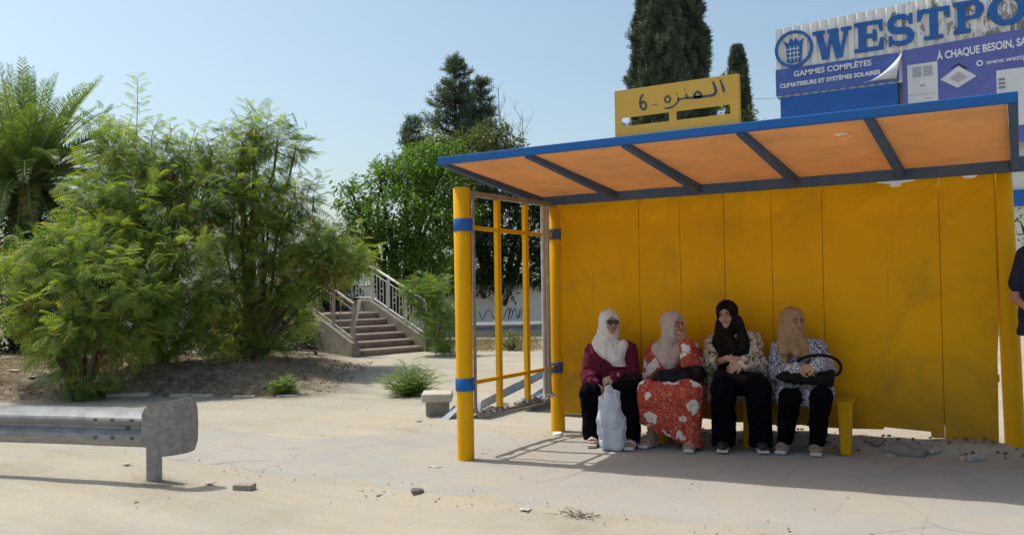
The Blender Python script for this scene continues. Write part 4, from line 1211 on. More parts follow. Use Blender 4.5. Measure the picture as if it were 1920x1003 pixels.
def sandal(root, name, ank, toe, org, mstrap, msole, bars=2, lab=None):
    ank = np.asarray(ank, float); toe = np.asarray(toe, float); d = toe - ank; d[2] = 0; d /= np.linalg.norm(d); s = np.array([-d[1], d[0], 0]); z0 = toe[2]
    A = np.array([ank[0], ank[1], z0])
    F = Field(A - .26, A + .26, .006)
    M = np.stack([s, d, [0, 0, 1]], 1)
    F.rbox(A + d * .060 + [0, 0, -.030], (.046, .135, .016), .014, M)
    sole = F.build(name, msole, root, org, 1)
    for i in range(bars):
        G = Field(A - .26, A + .26, .005)
        q = A + d * (.055 + .062 * i)
        hgt = .050 - .018 * i
        arcp = [q + s * .049 * math.cos(t) + np.array([0, 0, -.016 + (hgt + .012) * math.sin(t)]) for t in np.linspace(0, math.pi, 9)]
        for a, b in zip(arcp[:-1], arcp[1:]):
            for o in (-.014, -.004, .004, .014): G.cap(a + d * o, b + d * o, .0065, None, .002)
        G.build('strap', mstrap, sole, org, 1)
    if bars > 1:
        G = Field(A - .26, A + .26, .005)
        q = A - d * .03
        arcp = [q + np.array([0, 0, .035]) + s * .042 * math.cos(t) - d * .030 * math.sin(t) for t in np.linspace(0, math.pi, 9)]
        for a, b in zip(arcp[:-1], arcp[1:]):
            for o in (-.006, .006): G.cap(a + [0, 0, o], b + [0, 0, o], .006, None, .002)
        G.build('strap', mstrap, sole, org, 1)
    return sole
def shoe(root, ank, toe, org):
    ank = np.asarray(ank, float); toe = np.asarray(toe, float); d = toe - ank; d[2] = 0; d /= np.linalg.norm(d); s = np.array([-d[1], d[0], 0]); z0 = toe[2]
    A = np.array([ank[0], ank[1], z0]); M = np.stack([s, d, [0, 0, 1]], 1)
    F = Field(A - .26, A + .26, .006)
    F.ell(A + d * .085 + [0, 0, .008], (.048, .115, .042), M, .02); F.cap(A - d * .012 + [0, 0, .02], A + [0, 0, .065], .044, .047, .02)
    F.cut(A + [0, 0, -.018], (0, 0, -1))
    up_ = F.build('shoe', M_shoe, root, org, 1)
    G = Field(A - .26, A + .26, .006)
    G.rbox(A + d * .070 + [0, 0, -.027], (.049, .137, .012), .011, M)
    G.build('sole', M_sole, up_, org, 1)

def body(org, J, hands, M, label, skin, vox=.0065, bulk=1.0, wear=.0, feet=True):
    """one continuous figure; J holds joint positions relative to org"""
    pts = np.array([np.asarray(v, float) for v in J.values()])
    F = Field(pts.min(0) - .28, pts.max(0) + .24, vox)
    head(F, J['head'], M)
    hb = J['head'] + M @ np.array([0, .03, -.07])
    F.cap(hb, J['neck'], .050, .054, .03)
    sc = (J['shL'] + J['shR']) / 2; hc = (J['hipL'] + J['hipR']) / 2
    F.cap(J['neck'], J['shL'], .052, .056, .03); F.cap(J['neck'], J['shR'], .052, .056, .03)
    for t, a, b in ((.12, .085, .08), (.45, .09, .085), (.8, .10, .09)):
        m = sc + (hc - sc) * t; wv = (J['shR'] - J['shL']) * (.30 + .06 * t)
        F.cap(m - wv, m + wv, a * bulk, None, .05)
    F.cap(J['hipL'], J['hipR'], .095 * bulk, None, .04)
    for S in 'LR':
        F.chain([J['sh' + S], J['el' + S], J['wr' + S]], [.046, .038, .026], .015)
        F.chain([J['hip' + S], J['kn' + S], J['an' + S]], [.074, .052, .034], .02)
        c = J['kn' + S] * .7 + J['an' + S] * .3; F.ell(c + [0, .012, 0], (.046, .05, .09), None, .03)
        if feet: foot(F, J['an' + S], J['to' + S])
    for h in hands: hand(F, *h[0], **h[1])
    o = F.build('person', skin, None, org, 1)
    tag(o, label, 'person')
    return o
def torso_cloth(F, J, r, k=.05, belly=0.0, low=1.0, flare=1.0):
    sc = (J['shL'] + J['shR']) / 2; hc = (J['hipL'] + J['hipR']) / 2
    F.cap(J['neck'] - [0, 0, .015], J['shL'], .068, .074, .03); F.cap(J['neck'] - [0, 0, .015], J['shR'], .068, .074, .03)
    for t in np.linspace(.08, low, 5):
        m = sc + (hc - sc) * t; wv = (J['shR'] - J['shL']) * (.30 + .10 * t) * (1 + (flare - 1) * t)
        fwd = np.array([0, -belly * math.sin(math.pi * min(t, 1) * .8), 0])
        F.cap(m - wv + fwd, m + wv + fwd, r * (1 + .10 * t), None, k)
def jt(org, **kw): return {k: atY(*v) - org for k, v in kw.items()}

# ---- first woman: white scarf, sunglasses, maroon knit, black wide trousers
o1 = np.array([-3.41, 7.5, gz(-3.41, 7.5)])
def feetz(J, org):
    for S in 'LR':
        for nme, add in (('an', .085), ('to', .052)):
            p = J[nme + S]; p[2] = gz(p[0] + org[0], p[1] + org[1]) + add + .012 - org[2]
J = jt(o1, head=(1143, 607, 7.40), neck=(1143, 648, 7.47), shL=(1112, 660, 7.49), shR=(1178, 657, 7.47), elL=(1103, 706, 7.42), elR=(1186, 705, 7.38), wrL=(1117, 722, 7.17), wrR=(1152, 706, 7.14),
       hipL=(1124, 728, 7.60), hipR=(1168, 727, 7.60), knL=(1107, 737, 7.11), knR=(1180, 733, 7.09), anL=(1113, 838, 7.14), anR=(1182, 836, 7.10), toL=(1110, 842, 6.98), toR=(1180, 842, 6.94))
feetz(J, o1)
M1 = headframe(46, -3, 3)
nd = lambda *v: np.array(v, float)
w1 = body(o1, J, [((J['wrL'], nd(.75, -.25, -.42), nd(.2, -.9, .5), -1), dict(curl=30)), ((J['wrR'], nd(-.85, -.25, -.42), nd(-.2, -.9, .5), 1), dict(curl=38))], M1, 'seated woman with white headscarf, dark sunglasses and maroon top', M_skin)
face_parts(w1, J['head'], M1, o1)
def wide_legs(J, r, hemr, name, mat, root, org, hem=.07, fold=.018, k=.03):
    pts = np.array([J[a + b] for a in ('hip', 'kn', 'an') for b in 'LR'])
    F = Field(pts.min(0) - .26, pts.max(0) + .24, .0075)
    F.cap(J['hipL'], J['hipR'], r[0], None, .05)
    for S in 'LR':
        F.chain([J['hip' + S], J['kn' + S]], [r[0], r[1]], k)
        a = J['an' + S]
        F.chain([J['kn' + S], a + [0, 0.0, -.05]], [r[1], hemr], k)
    F.folds(fold * 1.5, 12, (1, 1, .45), 3.1); F.folds(fold * .7, 27, (1, 1, .5), 9.1)
    for S in 'LR':
        sl, P = F._blk(J['an' + S] - .16, J['an' + S] + .16, 0)
        F._max(sl, (J['an' + S][2] - .03 + hem - .06) - P[2], .004)
    return F.build(name, mat, root, org, 1)
wide_legs(J, (.108, .086), .082, 'trousers', M_black, w1, o1, .055)
F = Field(np.minimum.reduce(list(J.values())) - .25, np.maximum.reduce(list(J.values())) + .2, .0075)
torso_cloth(F, J, .118, belly=.04)
for S in 'LR': F.chain([J['sh' + S], J['el' + S], J['wr' + S] * .94 + J['el' + S] * .06], [.074, .064, .044], .025)
F.folds(.024, 14, (1, 1, .8), 1.2); F.folds(.010, 34, (1, 1, .8), 5)
F.cut(J['hipL'] + [0, 0, -.06], (0, 0, -1))
F.build('knit_top', M_maroon, w1, o1)
F = Field(J['head'] - .40, J['head'] + .34, .006)
shell_head(F, J['head'], M1)
bl_ = J['neck']
F.cap(J['head'] + M1 @ np.array([-.012, .02, -.08]), bl_ + [0, -.05, .0], .092, .118, .05)
for p, q, a, b in (((1122, 642), (1137, 664), .056, .044), ((1144, 648), (1150, 670), .070, .050), ((1168, 646), (1158, 676), .046, .045), ((1156, 672), (1161, 697), .038, .036), ((1164, 674), (1168, 694), .030, .028)):
    F.cap(atY(*p, 7.38) - o1, atY(*q, 7.31) - o1, a, b, .045)
F.folds(.009, 22, (1, 1, .5), 2.2); F.folds(.009, 46, (1, 1, .35), 7.7)
carve_face(F, J['head'], M1, .078, .108, -.012)
F.build('headscarf', M_white_scarf, w1, o1)
def sunglasses(root, c, M, org):
    b = MB(); g = lambda x, y, z: org + c + M @ np.array([x, y, z])
    for s in (-1, 1):
        pts = [(s * .031 + .027 * math.cos(t) * (1.05 if abs(math.cos(t)) > .5 else 1), .013 + .021 * math.sin(t) * (1 if math.sin(t) < 0 else .8)) for t in np.linspace(0, 2 * math.pi, 18)[:-1]]
        front = [g(x, -.103 + abs(x) * .12, z) for x, z in pts]; back = [g(x, -.099 + abs(x) * .12, z) for x, z in pts]
        b.add(front + back, [tuple(range(17)), tuple(range(33, 16, -1))] + [(i, 17 + i, 17 + (i + 1) % 17, (i + 1) % 17) for i in range(17)])
        b.tube([g(s * .058, -.094, .018), g(s * .075, -.05, .018), g(s * .078, .0, .014)], .0028, 6)
    b.tube([g(-.008, -.103, .018), g(.008, -.103, .018)], .003, 6)
    b.tube([g(-.058, -.094, .026), g(-.03, -.101, .031), g(0, -.103, .027), g(.03, -.101, .031), g(.058, -.094, .026)], .003, 6)
    b.build('sunglasses', pmat('dark tinted plastic', (.012, .009, .008), .2, spec=.6), root)
sunglasses(w1, J['head'], M1, o1)
for S in 'LR': sandal(w1, 'sandal', J['an' + S], J['to' + S], o1, M_sandal_w, M_sole, 2)
# her black handbag on the lap and the white plastic bag she holds
F = Field((-.45, -.55, .35), (.55, .25, .85), .007)
c = atY(1172, 716, 7.22) - o1
F.rbox(c, (.155, .07, .06), .035, headframe(8, 20, -8), .02); F.folds(.014, 14, (1, 1, 1), 4.)
hb1 = F.build('handbag', M_bagblk, None, o1); tag(hb1, 'soft black handbag on the lap of the woman in maroon', 'handbag')
pb = atY(1146, 792, 6.96)
bz = gz(pb[0], pb[1]) + .016
po = np.array([pb[0], pb[1], bz])
F = Field((-.22, -.22, -.02), (.22, .22, .68), .006)
F.rbox((0.005, 0, .15), (.112, .075, .15), .055, None, .05); F.cap((0, 0, .28), (-.012, .005, .44), .095, .078, .06); F.cap((-.03, .005, .44), (-.035, .03, .53), .055, .03, .04)
F.cap((-.075, 0, .40), (-.10, .0, .45), .035, .018, .03); F.cap((.05, 0, .42), (.06, .02, .50), .036, .018, .03)
F.folds(.026, 12, (1, 1, .4), 6.3); F.folds(.017, 25, (1, 1, .35), 2.3); F.folds(.006, 52, (1, 1, .4), 4.); F.cut((0, 0, .002), (0, 0, -1))
def plastic():
    m, nt, out = newmat('thin white plastic film')
    co = coords(nt)
    c = ramp(nt, noise(nt, co, 7, 4, .6, .5), [(.35, (.60, .64, .74)), (.65, (.70, .72, .78))])
    p = nt.nodes.new('ShaderNodeBsdfPrincipled'); nt.links.new(c, p.inputs['Base Color']); p.inputs['Roughness'].default_value = .35
    nt.links.new(bumpn(nt, noise(nt, co, 26, 5, .65, .6), .5, .012), p.inputs['Normal'])
    t = nt.nodes.new('ShaderNodeBsdfTranslucent'); nt.links.new(c, t.inputs[0])
    ms = nt.nodes.new('ShaderNodeMixShader'); ms.inputs[0].default_value = .3
    nt.links.new(p.outputs[0], ms.inputs[1]); nt.links.new(t.outputs[0], ms.inputs[2]); nt.links.new(ms.outputs[0], out.inputs[0])
    return m
pbag = F.build('plastic_bag', plastic(), None, po); tag(pbag, 'white plastic carrier bag hanging between the knees of the woman in maroon', 'plastic bag')

# ---- second woman: rose scarf, red floral dress, hand at her mouth
o2 = np.array([-2.76, 7.5, gz(-2.76, 7.5)])
J = jt(o2, head=(1263, 611, 7.42), neck=(1258, 650, 7.52), shL=(1231, 663, 7.54), shR=(1296, 660, 7.50), elL=(1222, 708, 7.46), elR=(1300, 698, 7.25), wrL=(1258, 706, 7.24), wrR=(1287, 646, 7.27),
       hipL=(1238, 730, 7.60), hipR=(1284, 730, 7.60), knL=(1218, 735, 7.10), knR=(1294, 735, 7.10), anL=(1222, 832, 7.24), anR=(1294, 836, 7.18), toL=(1208, 842, 7.09), toR=(1291, 848, 7.0))
feetz(J, o2)
M2_ = headframe(62, -2, 4)
mouth = J['head'] + M2_ @ nd(0, -.10, -.055)
w2 = body(o2, J, [((J['wrL'], nd(.9, -.2, -.3), nd(0, -.6, .8), -1), dict(curl=25)), ((J['wrR'], nd(-.22, -.02, .97), nd(.95, -.25, .2), 1), dict(curl=40))], M2_, 'seated woman in red floral dress holding one hand to her mouth', M_skin3)
face_parts(w2, J['head'], M2_, o2)
F = Field(np.minimum.reduce(list(J.values())) - .28, np.maximum.reduce(list(J.values())) + .22, .008)
torso_cloth(F, J, .122, belly=.05)
for S in 'LR': F.chain([J['sh' + S], J['el' + S], J['wr' + S] * .93 + J['el' + S] * .07], [.078, .072, .050 if S == 'L' else .058], .025)
for t in np.linspace(0, 1, 6):
    h = J['hipL'] * (1 - t) + J['hipR'] * t; kn = J['knL'] * (1 - t) + J['knR'] * t; an = J['anL'] * (1 - t) + J['anR'] * t
    mid = 1 - abs(2 * t - 1)
    F.cap(h + [0, 0, -.01], kn + [0, 0, -.02 * mid], .105, .088, .05)
    e = an + [(-.03 if t < .5 else .02) * (1 - mid), -.03, -.04]
    F.cap(kn + [0, 0, -.02 * mid], e, .088, .078, .05)
F.folds(.034, 10, (1, 1, .28), 2.7); F.folds(.016, 24, (1, 1, .35), 8.1)
zh = J['anL'][2] + .035
F.cut((0, 0, zh + .035), (-.34, 0, -1))
F.build('floral_dress', M_red, w2, o2)
F = Field(J['head'] - .42, J['head'] + .32, .006)
shell_head(F, J['head'], M2_)
F.cap(J['head'] + [0, .01, -.09], J['neck'] + [0, -.02, .01], .094, .115, .05)
for p, q, a, b in (((1236, 655), (1250, 676), .070, .055), ((1255, 650), (1258, 688), .075, .050), ((1280, 645), (1266, 678), .055, .045)):
    F.cap(atY(*p, 7.44) - o2, atY(*q, 7.36) - o2, a, b, .035)
F.folds(.010, 18, (1, 1, .25), 4.2); F.folds(.008, 38, (1, 1, .25), 1.7)
carve_face(F, J['head'], M2_, .072, .104, -.012)
F.build('headscarf', M_rose_scarf, w2, o2)
for S in 'LR': sandal(w2, 'sandal', J['an' + S], J['to' + S], o2, M_sandal_b, M_sole, 2)
F = Field((-.45, -.62, .3), (.5, .2, .9), .007)
c = atY(1272, 707, 7.16) - o2
F.rbox(c + [.02, 0, .012], (.205, .06, .055), .03, headframe(6, 22, -9), .03); F.ell(c + [-.09, -.035, -.055], (.145, .06, .10), None, .05); F.ell(c + [.03, -.02, -.02], (.13, .05, .06), None, .05); F.folds(.026, 12, (1, 1, 1), 1.); F.folds(.010, 36, (1, 1, 1), 7.)
hb2 = F.build('handbag', M_bagblk, None, o2); tag(hb2, 'large black handbag on the lap of the woman in the red dress', 'handbag')

# ---- third woman: black scarf, open beige printed shirt, black clothes, arms crossed
o3 = np.array([-2.16, 7.5, gz(-2.16, 7.5)])
J = jt(o3, head=(1363, 592, 7.48), neck=(1370, 632, 7.56), shL=(1341, 644, 7.57), shR=(1408, 640, 7.56), elL=(1337, 680, 7.42), elR=(1418, 682, 7.42), wrL=(1368, 672, 7.24), wrR=(1393, 681, 7.20),
       hipL=(1360, 722, 7.60), hipR=(1408, 722, 7.60), knL=(1357, 728, 7.10), knR=(1420, 727, 7.12), anL=(1357, 836, 7.24), anR=(1427, 836, 7.30), toL=(1355, 848, 7.1), toR=(1431, 846, 7.16))
feetz(J, o3)
M3_ = headframe(2, 2, -5)
w3 = body(o3, J, [((J['wrL'], nd(.9, -.1, -.12), nd(0, -.8, .6), -1), dict(curl=18)), ((J['wrR'], nd(-.84, -.22, -.40), nd(-.1, -.85, .5), 1), dict(curl=16))], M3_, 'seated woman in black headscarf and open beige printed shirt with crossed arms', M_skin3, bulk=1.05)
face_parts(w3, J['head'], M3_, o3)
wide_legs(J, (.110, .092), .086, 'trousers', M_black, w3, o3, .05, .020)
F = Field(np.minimum.reduce(list(J.values())) - .25, np.maximum.reduce(list(J.values())) + .2, .008)
torso_cloth(F, J, .120, belly=.05); F.folds(.01, 14, (1, 1, .5), 3.3); F.cut(J['hipL'] + [0, 0, -.07], (0, 0, -1))
F.build('black_dress_top', M_black, w3, o3)
F = Field(np.minimum.reduce(list(J.values())) - .28, np.maximum.reduce(list(J.values())) + .24, .008)
torso_cloth(F, J, .128, belly=.045)
for S in 'LR': F.chain([J['sh' + S], J['el' + S], J['wr' + S] * .86 + J['el' + S] * .14], [.088, .084, .058], .025)
# open front
fc = (J['shL'] + J['shR']) / 2
F.rbox(fc + [0.0, -.20, -.27], (.085, .19, .33), .03, None, .012, sub=True)
for p, q in (((1336, 700), (1332, 742)), ((1430, 690), (1436, 735)), ((1428, 700), (1443, 722))):
    F.cap(atY(*p, 7.50) - o3, atY(*q, 7.42) - o3, .065, .045, .04)
F.folds(.028, 13, (1, 1, .6), 6.3); F.folds(.013, 32, (1, 1, .6), 4.4)
F.build('printed_shirt', M_beige, w3, o3)
F = Field(J['head'] - .42, J['head'] + .32, .006)
shell_head(F, J['head'], M3_)
F.cap(J['head'] + [0, -.01, -.11], J['neck'] + [0, -.04, -.01], .074, .10, .05); F.cap(atY(1372, 650, 7.42) - o3, atY(1376, 662, 7.40) - o3, .07, .06, .05)
for p, q, a, b in (((1350, 640), (1354, 664), .052, .045), ((1372, 646), (1376, 664), .055, .045), ((1394, 640), (1399, 662), .052, .042), ((1350, 606), (1344, 642), .034, .038), ((1384, 600), (1396, 640), .034, .042)):
    F.cap(atY(*p, 7.46) - o3, atY(*q, 7.41) - o3, a, b, .03)
F.folds(.010, 18, (1, 1, .3), 3.2); F.folds(.009, 38, (1, 1, .3), 6.6)
carve_face(F, J['head'], M3_, .078, .110, -.014)
F.build('headscarf', M_black_scarf, w3, o3)
for S in 'LR': shoe(w3, J['an' + S], J['to' + S], o3)
F = Field((-.45, -.62, .3), (.5, .2, .9), .007)
c = atY(1384, 707, 7.22) - o3
F.rbox(c, (.20, .09, .045), .035, headframe(0, 10, 4), .02); F.folds(.014, 12, (1, 1, 1), 3.)
hb3 = F.build('handbag', M_bagblk, None, o3); tag(hb3, 'black handbag under the crossed arms of the woman in the beige printed shirt', 'handbag')

# ---- fourth woman: tan scarf, speckled top, hands clasped on a black bag
o4 = np.array([-1.60, 7.5, gz(-1.60, 7.5)])
J = jt(o4, head=(1487, 606, 7.46), neck=(1490, 646, 7.55), shL=(1462, 660, 7.56), shR=(1532, 656, 7.54), elL=(1460, 700, 7.42), elR=(1548, 698, 7.40), wrL=(1497, 692, 7.10), wrR=(1532, 684, 7.08),
       hipL=(1478, 733, 7.60), hipR=(1526, 733, 7.60), knL=(1482, 746, 7.12), knR=(1540, 744, 7.12), anL=(1470, 836, 7.34), anR=(1530, 834, 7.34), toL=(1464, 848, 7.18), toR=(1530, 846, 7.18))
feetz(J, o4)
M4_ = headframe(44, -4, 3)
w4 = body(o4, J, [((J['wrL'], nd(.85, -.25, .05), nd(0, -.75, .65), -1), dict(curl=30)), ((J['wrR'], nd(-.75, -.25, -.25), nd(-.1, -.8, .6), 1), dict(curl=35))], M4_, 'seated woman in tan headscarf and white and navy speckled top', M_skin4)
face_parts(w4, J['head'], M4_, o4)
wide_legs(J, (.100, .078), .052, 'trousers', M_black, w4, o4, .075, .016)
F = Field(np.minimum.reduce(list(J.values())) - .28, np.maximum.reduce(list(J.values())) + .24, .0075)
torso_cloth(F, J, .124, belly=.05)
for S in 'LR':
    F.chain([J['sh' + S], J['el' + S], J['wr' + S] * .95 + J['el' + S] * .05], [.082, .074, .048], .025)
    F.cap(J['hip' + S], J['hip' + S] * .22 + J['kn' + S] * .78 + [0, 0, .004], .124, .104, .04)
F.cap(J['knL'] * .72 + J['hipL'] * .28, J['knR'] * .72 + J['hipR'] * .28, .088, None, .04); F.cap(J['knL'] * .35 + J['hipL'] * .65, J['knR'] * .35 + J['hipR'] * .65, .09, None, .04)
F.folds(.026, 13, (1, 1, .7), 2.3); F.folds(.011, 32, (1, 1, .7), 7.4)
F.cut(J['hipL'] + [0, 0, -.085], (0, 0, -1))
F.build('speckled_top', M_speck, w4, o4)
F = Field(J['head'] - .44, J['head'] + .34, .006)
shell_head(F, J['head'], M4_)
F.cap(J['head'] + [0, .01, -.09], J['neck'] + [0, -.01, 0], .088, .11, .05)
for p, q, a, b in (((1468, 620), (1470, 658), .046, .038), ((1470, 655), (1474, 684), .034, .024), ((1486, 648), (1496, 662), .055, .036), ((1508, 644), (1512, 672), .036, .026)):
    F.cap(atY(*p, 7.44) - o4, atY(*q, 7.36) - o4, a, b, .03)
F.folds(.010, 18, (1, 1, .25), 8.2); F.folds(.009, 40, (1, 1, .25), 2.6)
carve_face(F, J['head'], M4_, .072, .106, -.014)
F.build('headscarf', M_tan_scarf, w4, o4)
for S in 'LR': sandal(w4, 'sandal', J['an' + S], J['to' + S], o4, M_sandal_g, M_sole, 2)
F = Field((-.45, -.62, .25), (.5, .25, .9), .007)
c = atY(1511, 707, 7.14) - o4
F.rbox(c + [.06, 0, .008], (.155, .07, .046), .02, headframe(4, 20, 4), .02); F.ell(c + [-.12, 0, -.004], (.11, .07, .045), None, .04); F.folds(.010, 34, (1, 1, 1), 7.); F.folds(.012, 12, (1, 1, 1), 5.)
F.chain(list(spline([atY(*p) - o4 for p in ((1548, 704, 7.2), (1570, 702, 7.24), (1577, 688, 7.26), (1568, 674, 7.26), (1545, 666, 7.24), (1520, 667, 7.20), (1500, 674, 7.16), (1490, 690, 7.12))], 30)), [.012] * 30, .006)
hb4 = F.build('handbag', M_bagblk, None, o4); tag(hb4, 'black handbag with looped strap on the lap of the woman in the tan headscarf', 'handbag')

# ---- standing man at the right edge of the picture
o5 = np.array([.255, 7.40, gz(.255, 7.40)])
J = dict(head=nd(.0, -.02, 1.76), neck=nd(0, .02, 1.60), shL=nd(-.19, .02, 1.545), shR=nd(.19, .02, 1.545), elL=nd(-.285, .04, 1.245), elR=nd(.27, .03, 1.245), wrL=nd(-.17, -.19, 1.13), wrR=nd(.25, -.12, 1.03),
         hipL=nd(-.09, .02, .98), hipR=nd(.09, .02, .98), knL=nd(-.11, -.01, .52), knR=nd(.11, 0, .52), anL=nd(-.11, .03, .10), anR=nd(.11, .03, .10), toL=nd(-.12, -.12, .06), toR=nd(.13, -.12, .06))
M5_ = headframe(20)
w5 = body(o5, J, [((J['wrL'], nd(.3, -.85, -.1), nd(-.6, -.2, .7), 1), dict(curl=30)), ((J['wrR'], nd(-.05, -.25, -.95), nd(1, 0, 0), -1), dict(curl=25))], M5_, 'man in navy tee and jeans standing beside the right end of the shelter', M_skin3, .0075)
face_parts(w5, J['head'], M5_, o5)
F = Field(J['head'] - .2, J['head'] + .2, .007); F.ell(J['head'] + M5_ @ nd(0, .022, .045), (.078, .094, .084), M5_); F.ell(J['head'] + M5_ @ nd(0, -.115, .0), (.07, .08, .07), M5_, .01, sub=True); F.folds(.01, 40)
F.build('hair', M_brow, w5, o5)
F = Field((-.5, -.35, .8), (.5, .35, 1.75), .008)
torso_cloth(F, J, .118, belly=.03)
for S in 'LR': F.chain([J['sh' + S], J['sh' + S] * .35 + J['el' + S] * .65], [.082, .076], .03)
F.folds(.014, 12, (1, 1, .6), 5.); F.cut((0, 0, .96), (0, 0, -1)); F.build('tee_shirt', M_navy, w5, o5)
wide_legs(J, (.105, .082), .070, 'jeans', M_jean, w5, o5, .02, .014)
for S in 'LR': shoe(w5, J['an' + S], J['to' + S], o5)
# ---------------------------------------------------------------- vegetation
def leaf_mat(name, c_dark, c_light, c_odd, trans=.35, rough=.5):
    m, nt, out = newmat(name)
    at = nt.nodes.new('ShaderNodeAttribute'); at.attribute_name = 'tint'
    c = ramp(nt, at.outputs['Fac'], [(.0, c_dark), (.55, c_light), (.9, c_light), (1.0, c_odd)])
    p = nt.nodes.new('ShaderNodeBsdfPrincipled'); nt.links.new(c, p.inputs['Base Color']); p.inputs['Roughness'].default_value = rough; p.inputs['Specular IOR Level'].default_value = .3
    t = nt.nodes.new('ShaderNodeBsdfTranslucent')
    nt.links.new(mix(nt, 1.0, c, (1.25, 1.35, .55), 'MULTIPLY'), t.inputs[0])
    ms = nt.nodes.new('ShaderNodeMixShader'); ms.inputs[0].default_value = trans
    nt.links.new(p.outputs[0], ms.inputs[1]); nt.links.new(t.outputs[0], ms.inputs[2]); nt.links.new(ms.outputs[0], out.inputs[0])
    return m
def bark(name, a, b): return pmat(name, a, .9, b, 7, 6, .35, .68, .5, 25, .01, spec=.1, stretch=(1, 1, .3))
M_bark = bark('grey brown bark', (.17, .13, .10), (.085, .065, .05)); M_bark_d = bark('dark bark', (.075, .06, .048), (.04, .032, .026)); M_twig = bark('pale dry twig', (.30, .26, .21), (.2, .17, .14))
M_leuc = leaf_mat('feathery leaf green', (.050, .115, .030), (.30, .37, .085), (.40, .33, .09), .5)
M_leuc_y = leaf_mat('fresh feathery leaf green', (.10, .17, .028), (.17, .25, .045), (.25, .26, .06), .42)
M_broad = leaf_mat('broad leaf green', (.055, .125, .028), (.15, .25, .05), (.22, .26, .07), .4, .5)
M_dark = leaf_mat('dark ivy leaf', (.018, .036, .018), (.050, .082, .034), (.10, .13, .05), .25, .4)
M_olive = leaf_mat('olive yellow leaf', (.07, .095, .028), (.135, .155, .05), (.2, .19, .07), .33)
M_pine = leaf_mat('blue green needles', (.032, .060, .042), (.10, .145, .090), (.16, .19, .10), .18, .5)
M_cyp = leaf_mat('cypress green', (.028, .048, .034), (.105, .135, .090), (.16, .18, .115), .15, .6)
M_palm = leaf_mat('palm leaflet green', (.065, .13, .04), (.22, .29, .09), (.32, .35, .14), .4, .36)
M_palm_dry = leaf_mat('drying palm leaflet', (.22, .19, .06), (.33, .28, .09), (.38, .30, .13), .3, .5)
M_pod = leaf_mat('dry brown seed pod', (.13, .065, .032), (.27, .16, .06), (.36, .27, .09), .3, .6)
M_straw = leaf_mat('dry straw', (.30, .23, .12), (.42, .34, .19), (.20, .14, .07), .25, .8)
def frames(d, up):
    d = d / np.linalg.norm(d, axis=1, keepdims=True)
    y = np.cross(up, d); l = np.linalg.norm(y, axis=1, keepdims=True); y = np.where(l > 1e-4, y / np.maximum(l, 1e-6), [[0, 1, 0]])
    z = np.cross(d, y)
    return np.stack([d, y, z], 2)                                       # columns = local axes
def scatter(T, Fq, pos, d, up, sc, tint, jit=.10):
    M = frames(d, up) * np.asarray(sc)[:, None, None]
    V = np.einsum('nij,kj->nki', M, T) + pos[:, None, :]
    k = len(T); n = len(pos)
    F = (Fq[None] + (np.arange(n) * k)[:, None, None]).reshape(-1, Fq.shape[1])
    tt = np.repeat(tint, k) + np.repeat(rng.normal(0, jit, n), k)
    return V.reshape(-1, 3), F, np.clip(tt, 0, 1)
def merge(parts):
    V = []; F = []; T = []; b = 0
    for v, f, t in parts: V.append(v); F.append(f + b); T.append(t); b += len(v)
    return np.concatenate(V), np.concatenate(F), np.concatenate(T)
def foliage(name, parts, mat, parent):
    V, F, T = merge(parts)
    return mesh_np(name, V, F, mat, parent, None, False, {'tint': T})
def quadleaf(w=.42, bend=.12):
    """pointed leaf, length 1 along x, two folded halves"""
    T = np.array([(0, 0, 0), (.45, w / 2, .07), (1, 0, -bend), (.45, -w / 2, .07), (.5, 0, .0)])
    F = np.array([(0, 4, 2, 1), (0, 3, 2, 4)])
    return T, F
def bipinnate(np_=8, droop=.28, pl=.30, pw=.075):
    """compound feathery leaf: rachis with drooping pinnae, length 1"""
    T = []; F = []
    for i in range(np_):
        t = .16 + .84 * (i + .5) / np_
        x = t; z = -droop * t * t
        L = pl * (1 - .55 * abs(t - .5)) * (1.1 if i < np_ - 1 else .8)
        for s in (-1, 1):
            b = len(T); a = R(58)
            dx, dy = math.cos(a), math.sin(a) * s
            for q, wq in ((0, .35), (.5, 1), (1, .25)):
                c = np.array([x + dx * L * q, dy * L * q, z - .42 * L * q * q - .06 * L * q])
                px = np.array([-dy, dx, 0]) * pw * .5 * wq
                T += [c + px, c - px]
            F += [(b, b + 2, b + 3, b + 1), (b + 2, b + 4, b + 5, b + 3)]
    b = len(T)
    T += [(0, .008, 0), (0, -.008, 0), (1, .004, -droop), (1, -.004, -droop)]; F.append((b, b + 1, b + 3, b + 2))
    return np.array(T), np.array(F)
LB, LBF = bipinnate(6, .34, .34, .058)
LB2, LB2F = bipinnate(6, .35, .34, .10)
QL, QLF = quadleaf()
def shell_pts(c, r, n, inner=.35, squash=(1, 1, .85)):
    d = rng.normal(size=(n, 3)); d /= np.linalg.norm(d, axis=1, keepdims=True)
    rad = inner + (1 - inner) * rng.random(n) ** .55
    lump = .8 + .42 * vnoise(d[:, 0] * 2.2 + c[0], d[:, 1] * 2.2 + c[1], d[:, 2] * 2.2 + c[2])
    p = np.asarray(c) + d * (r * rad * lump)[:, None] * np.asarray(squash)
    return p, d
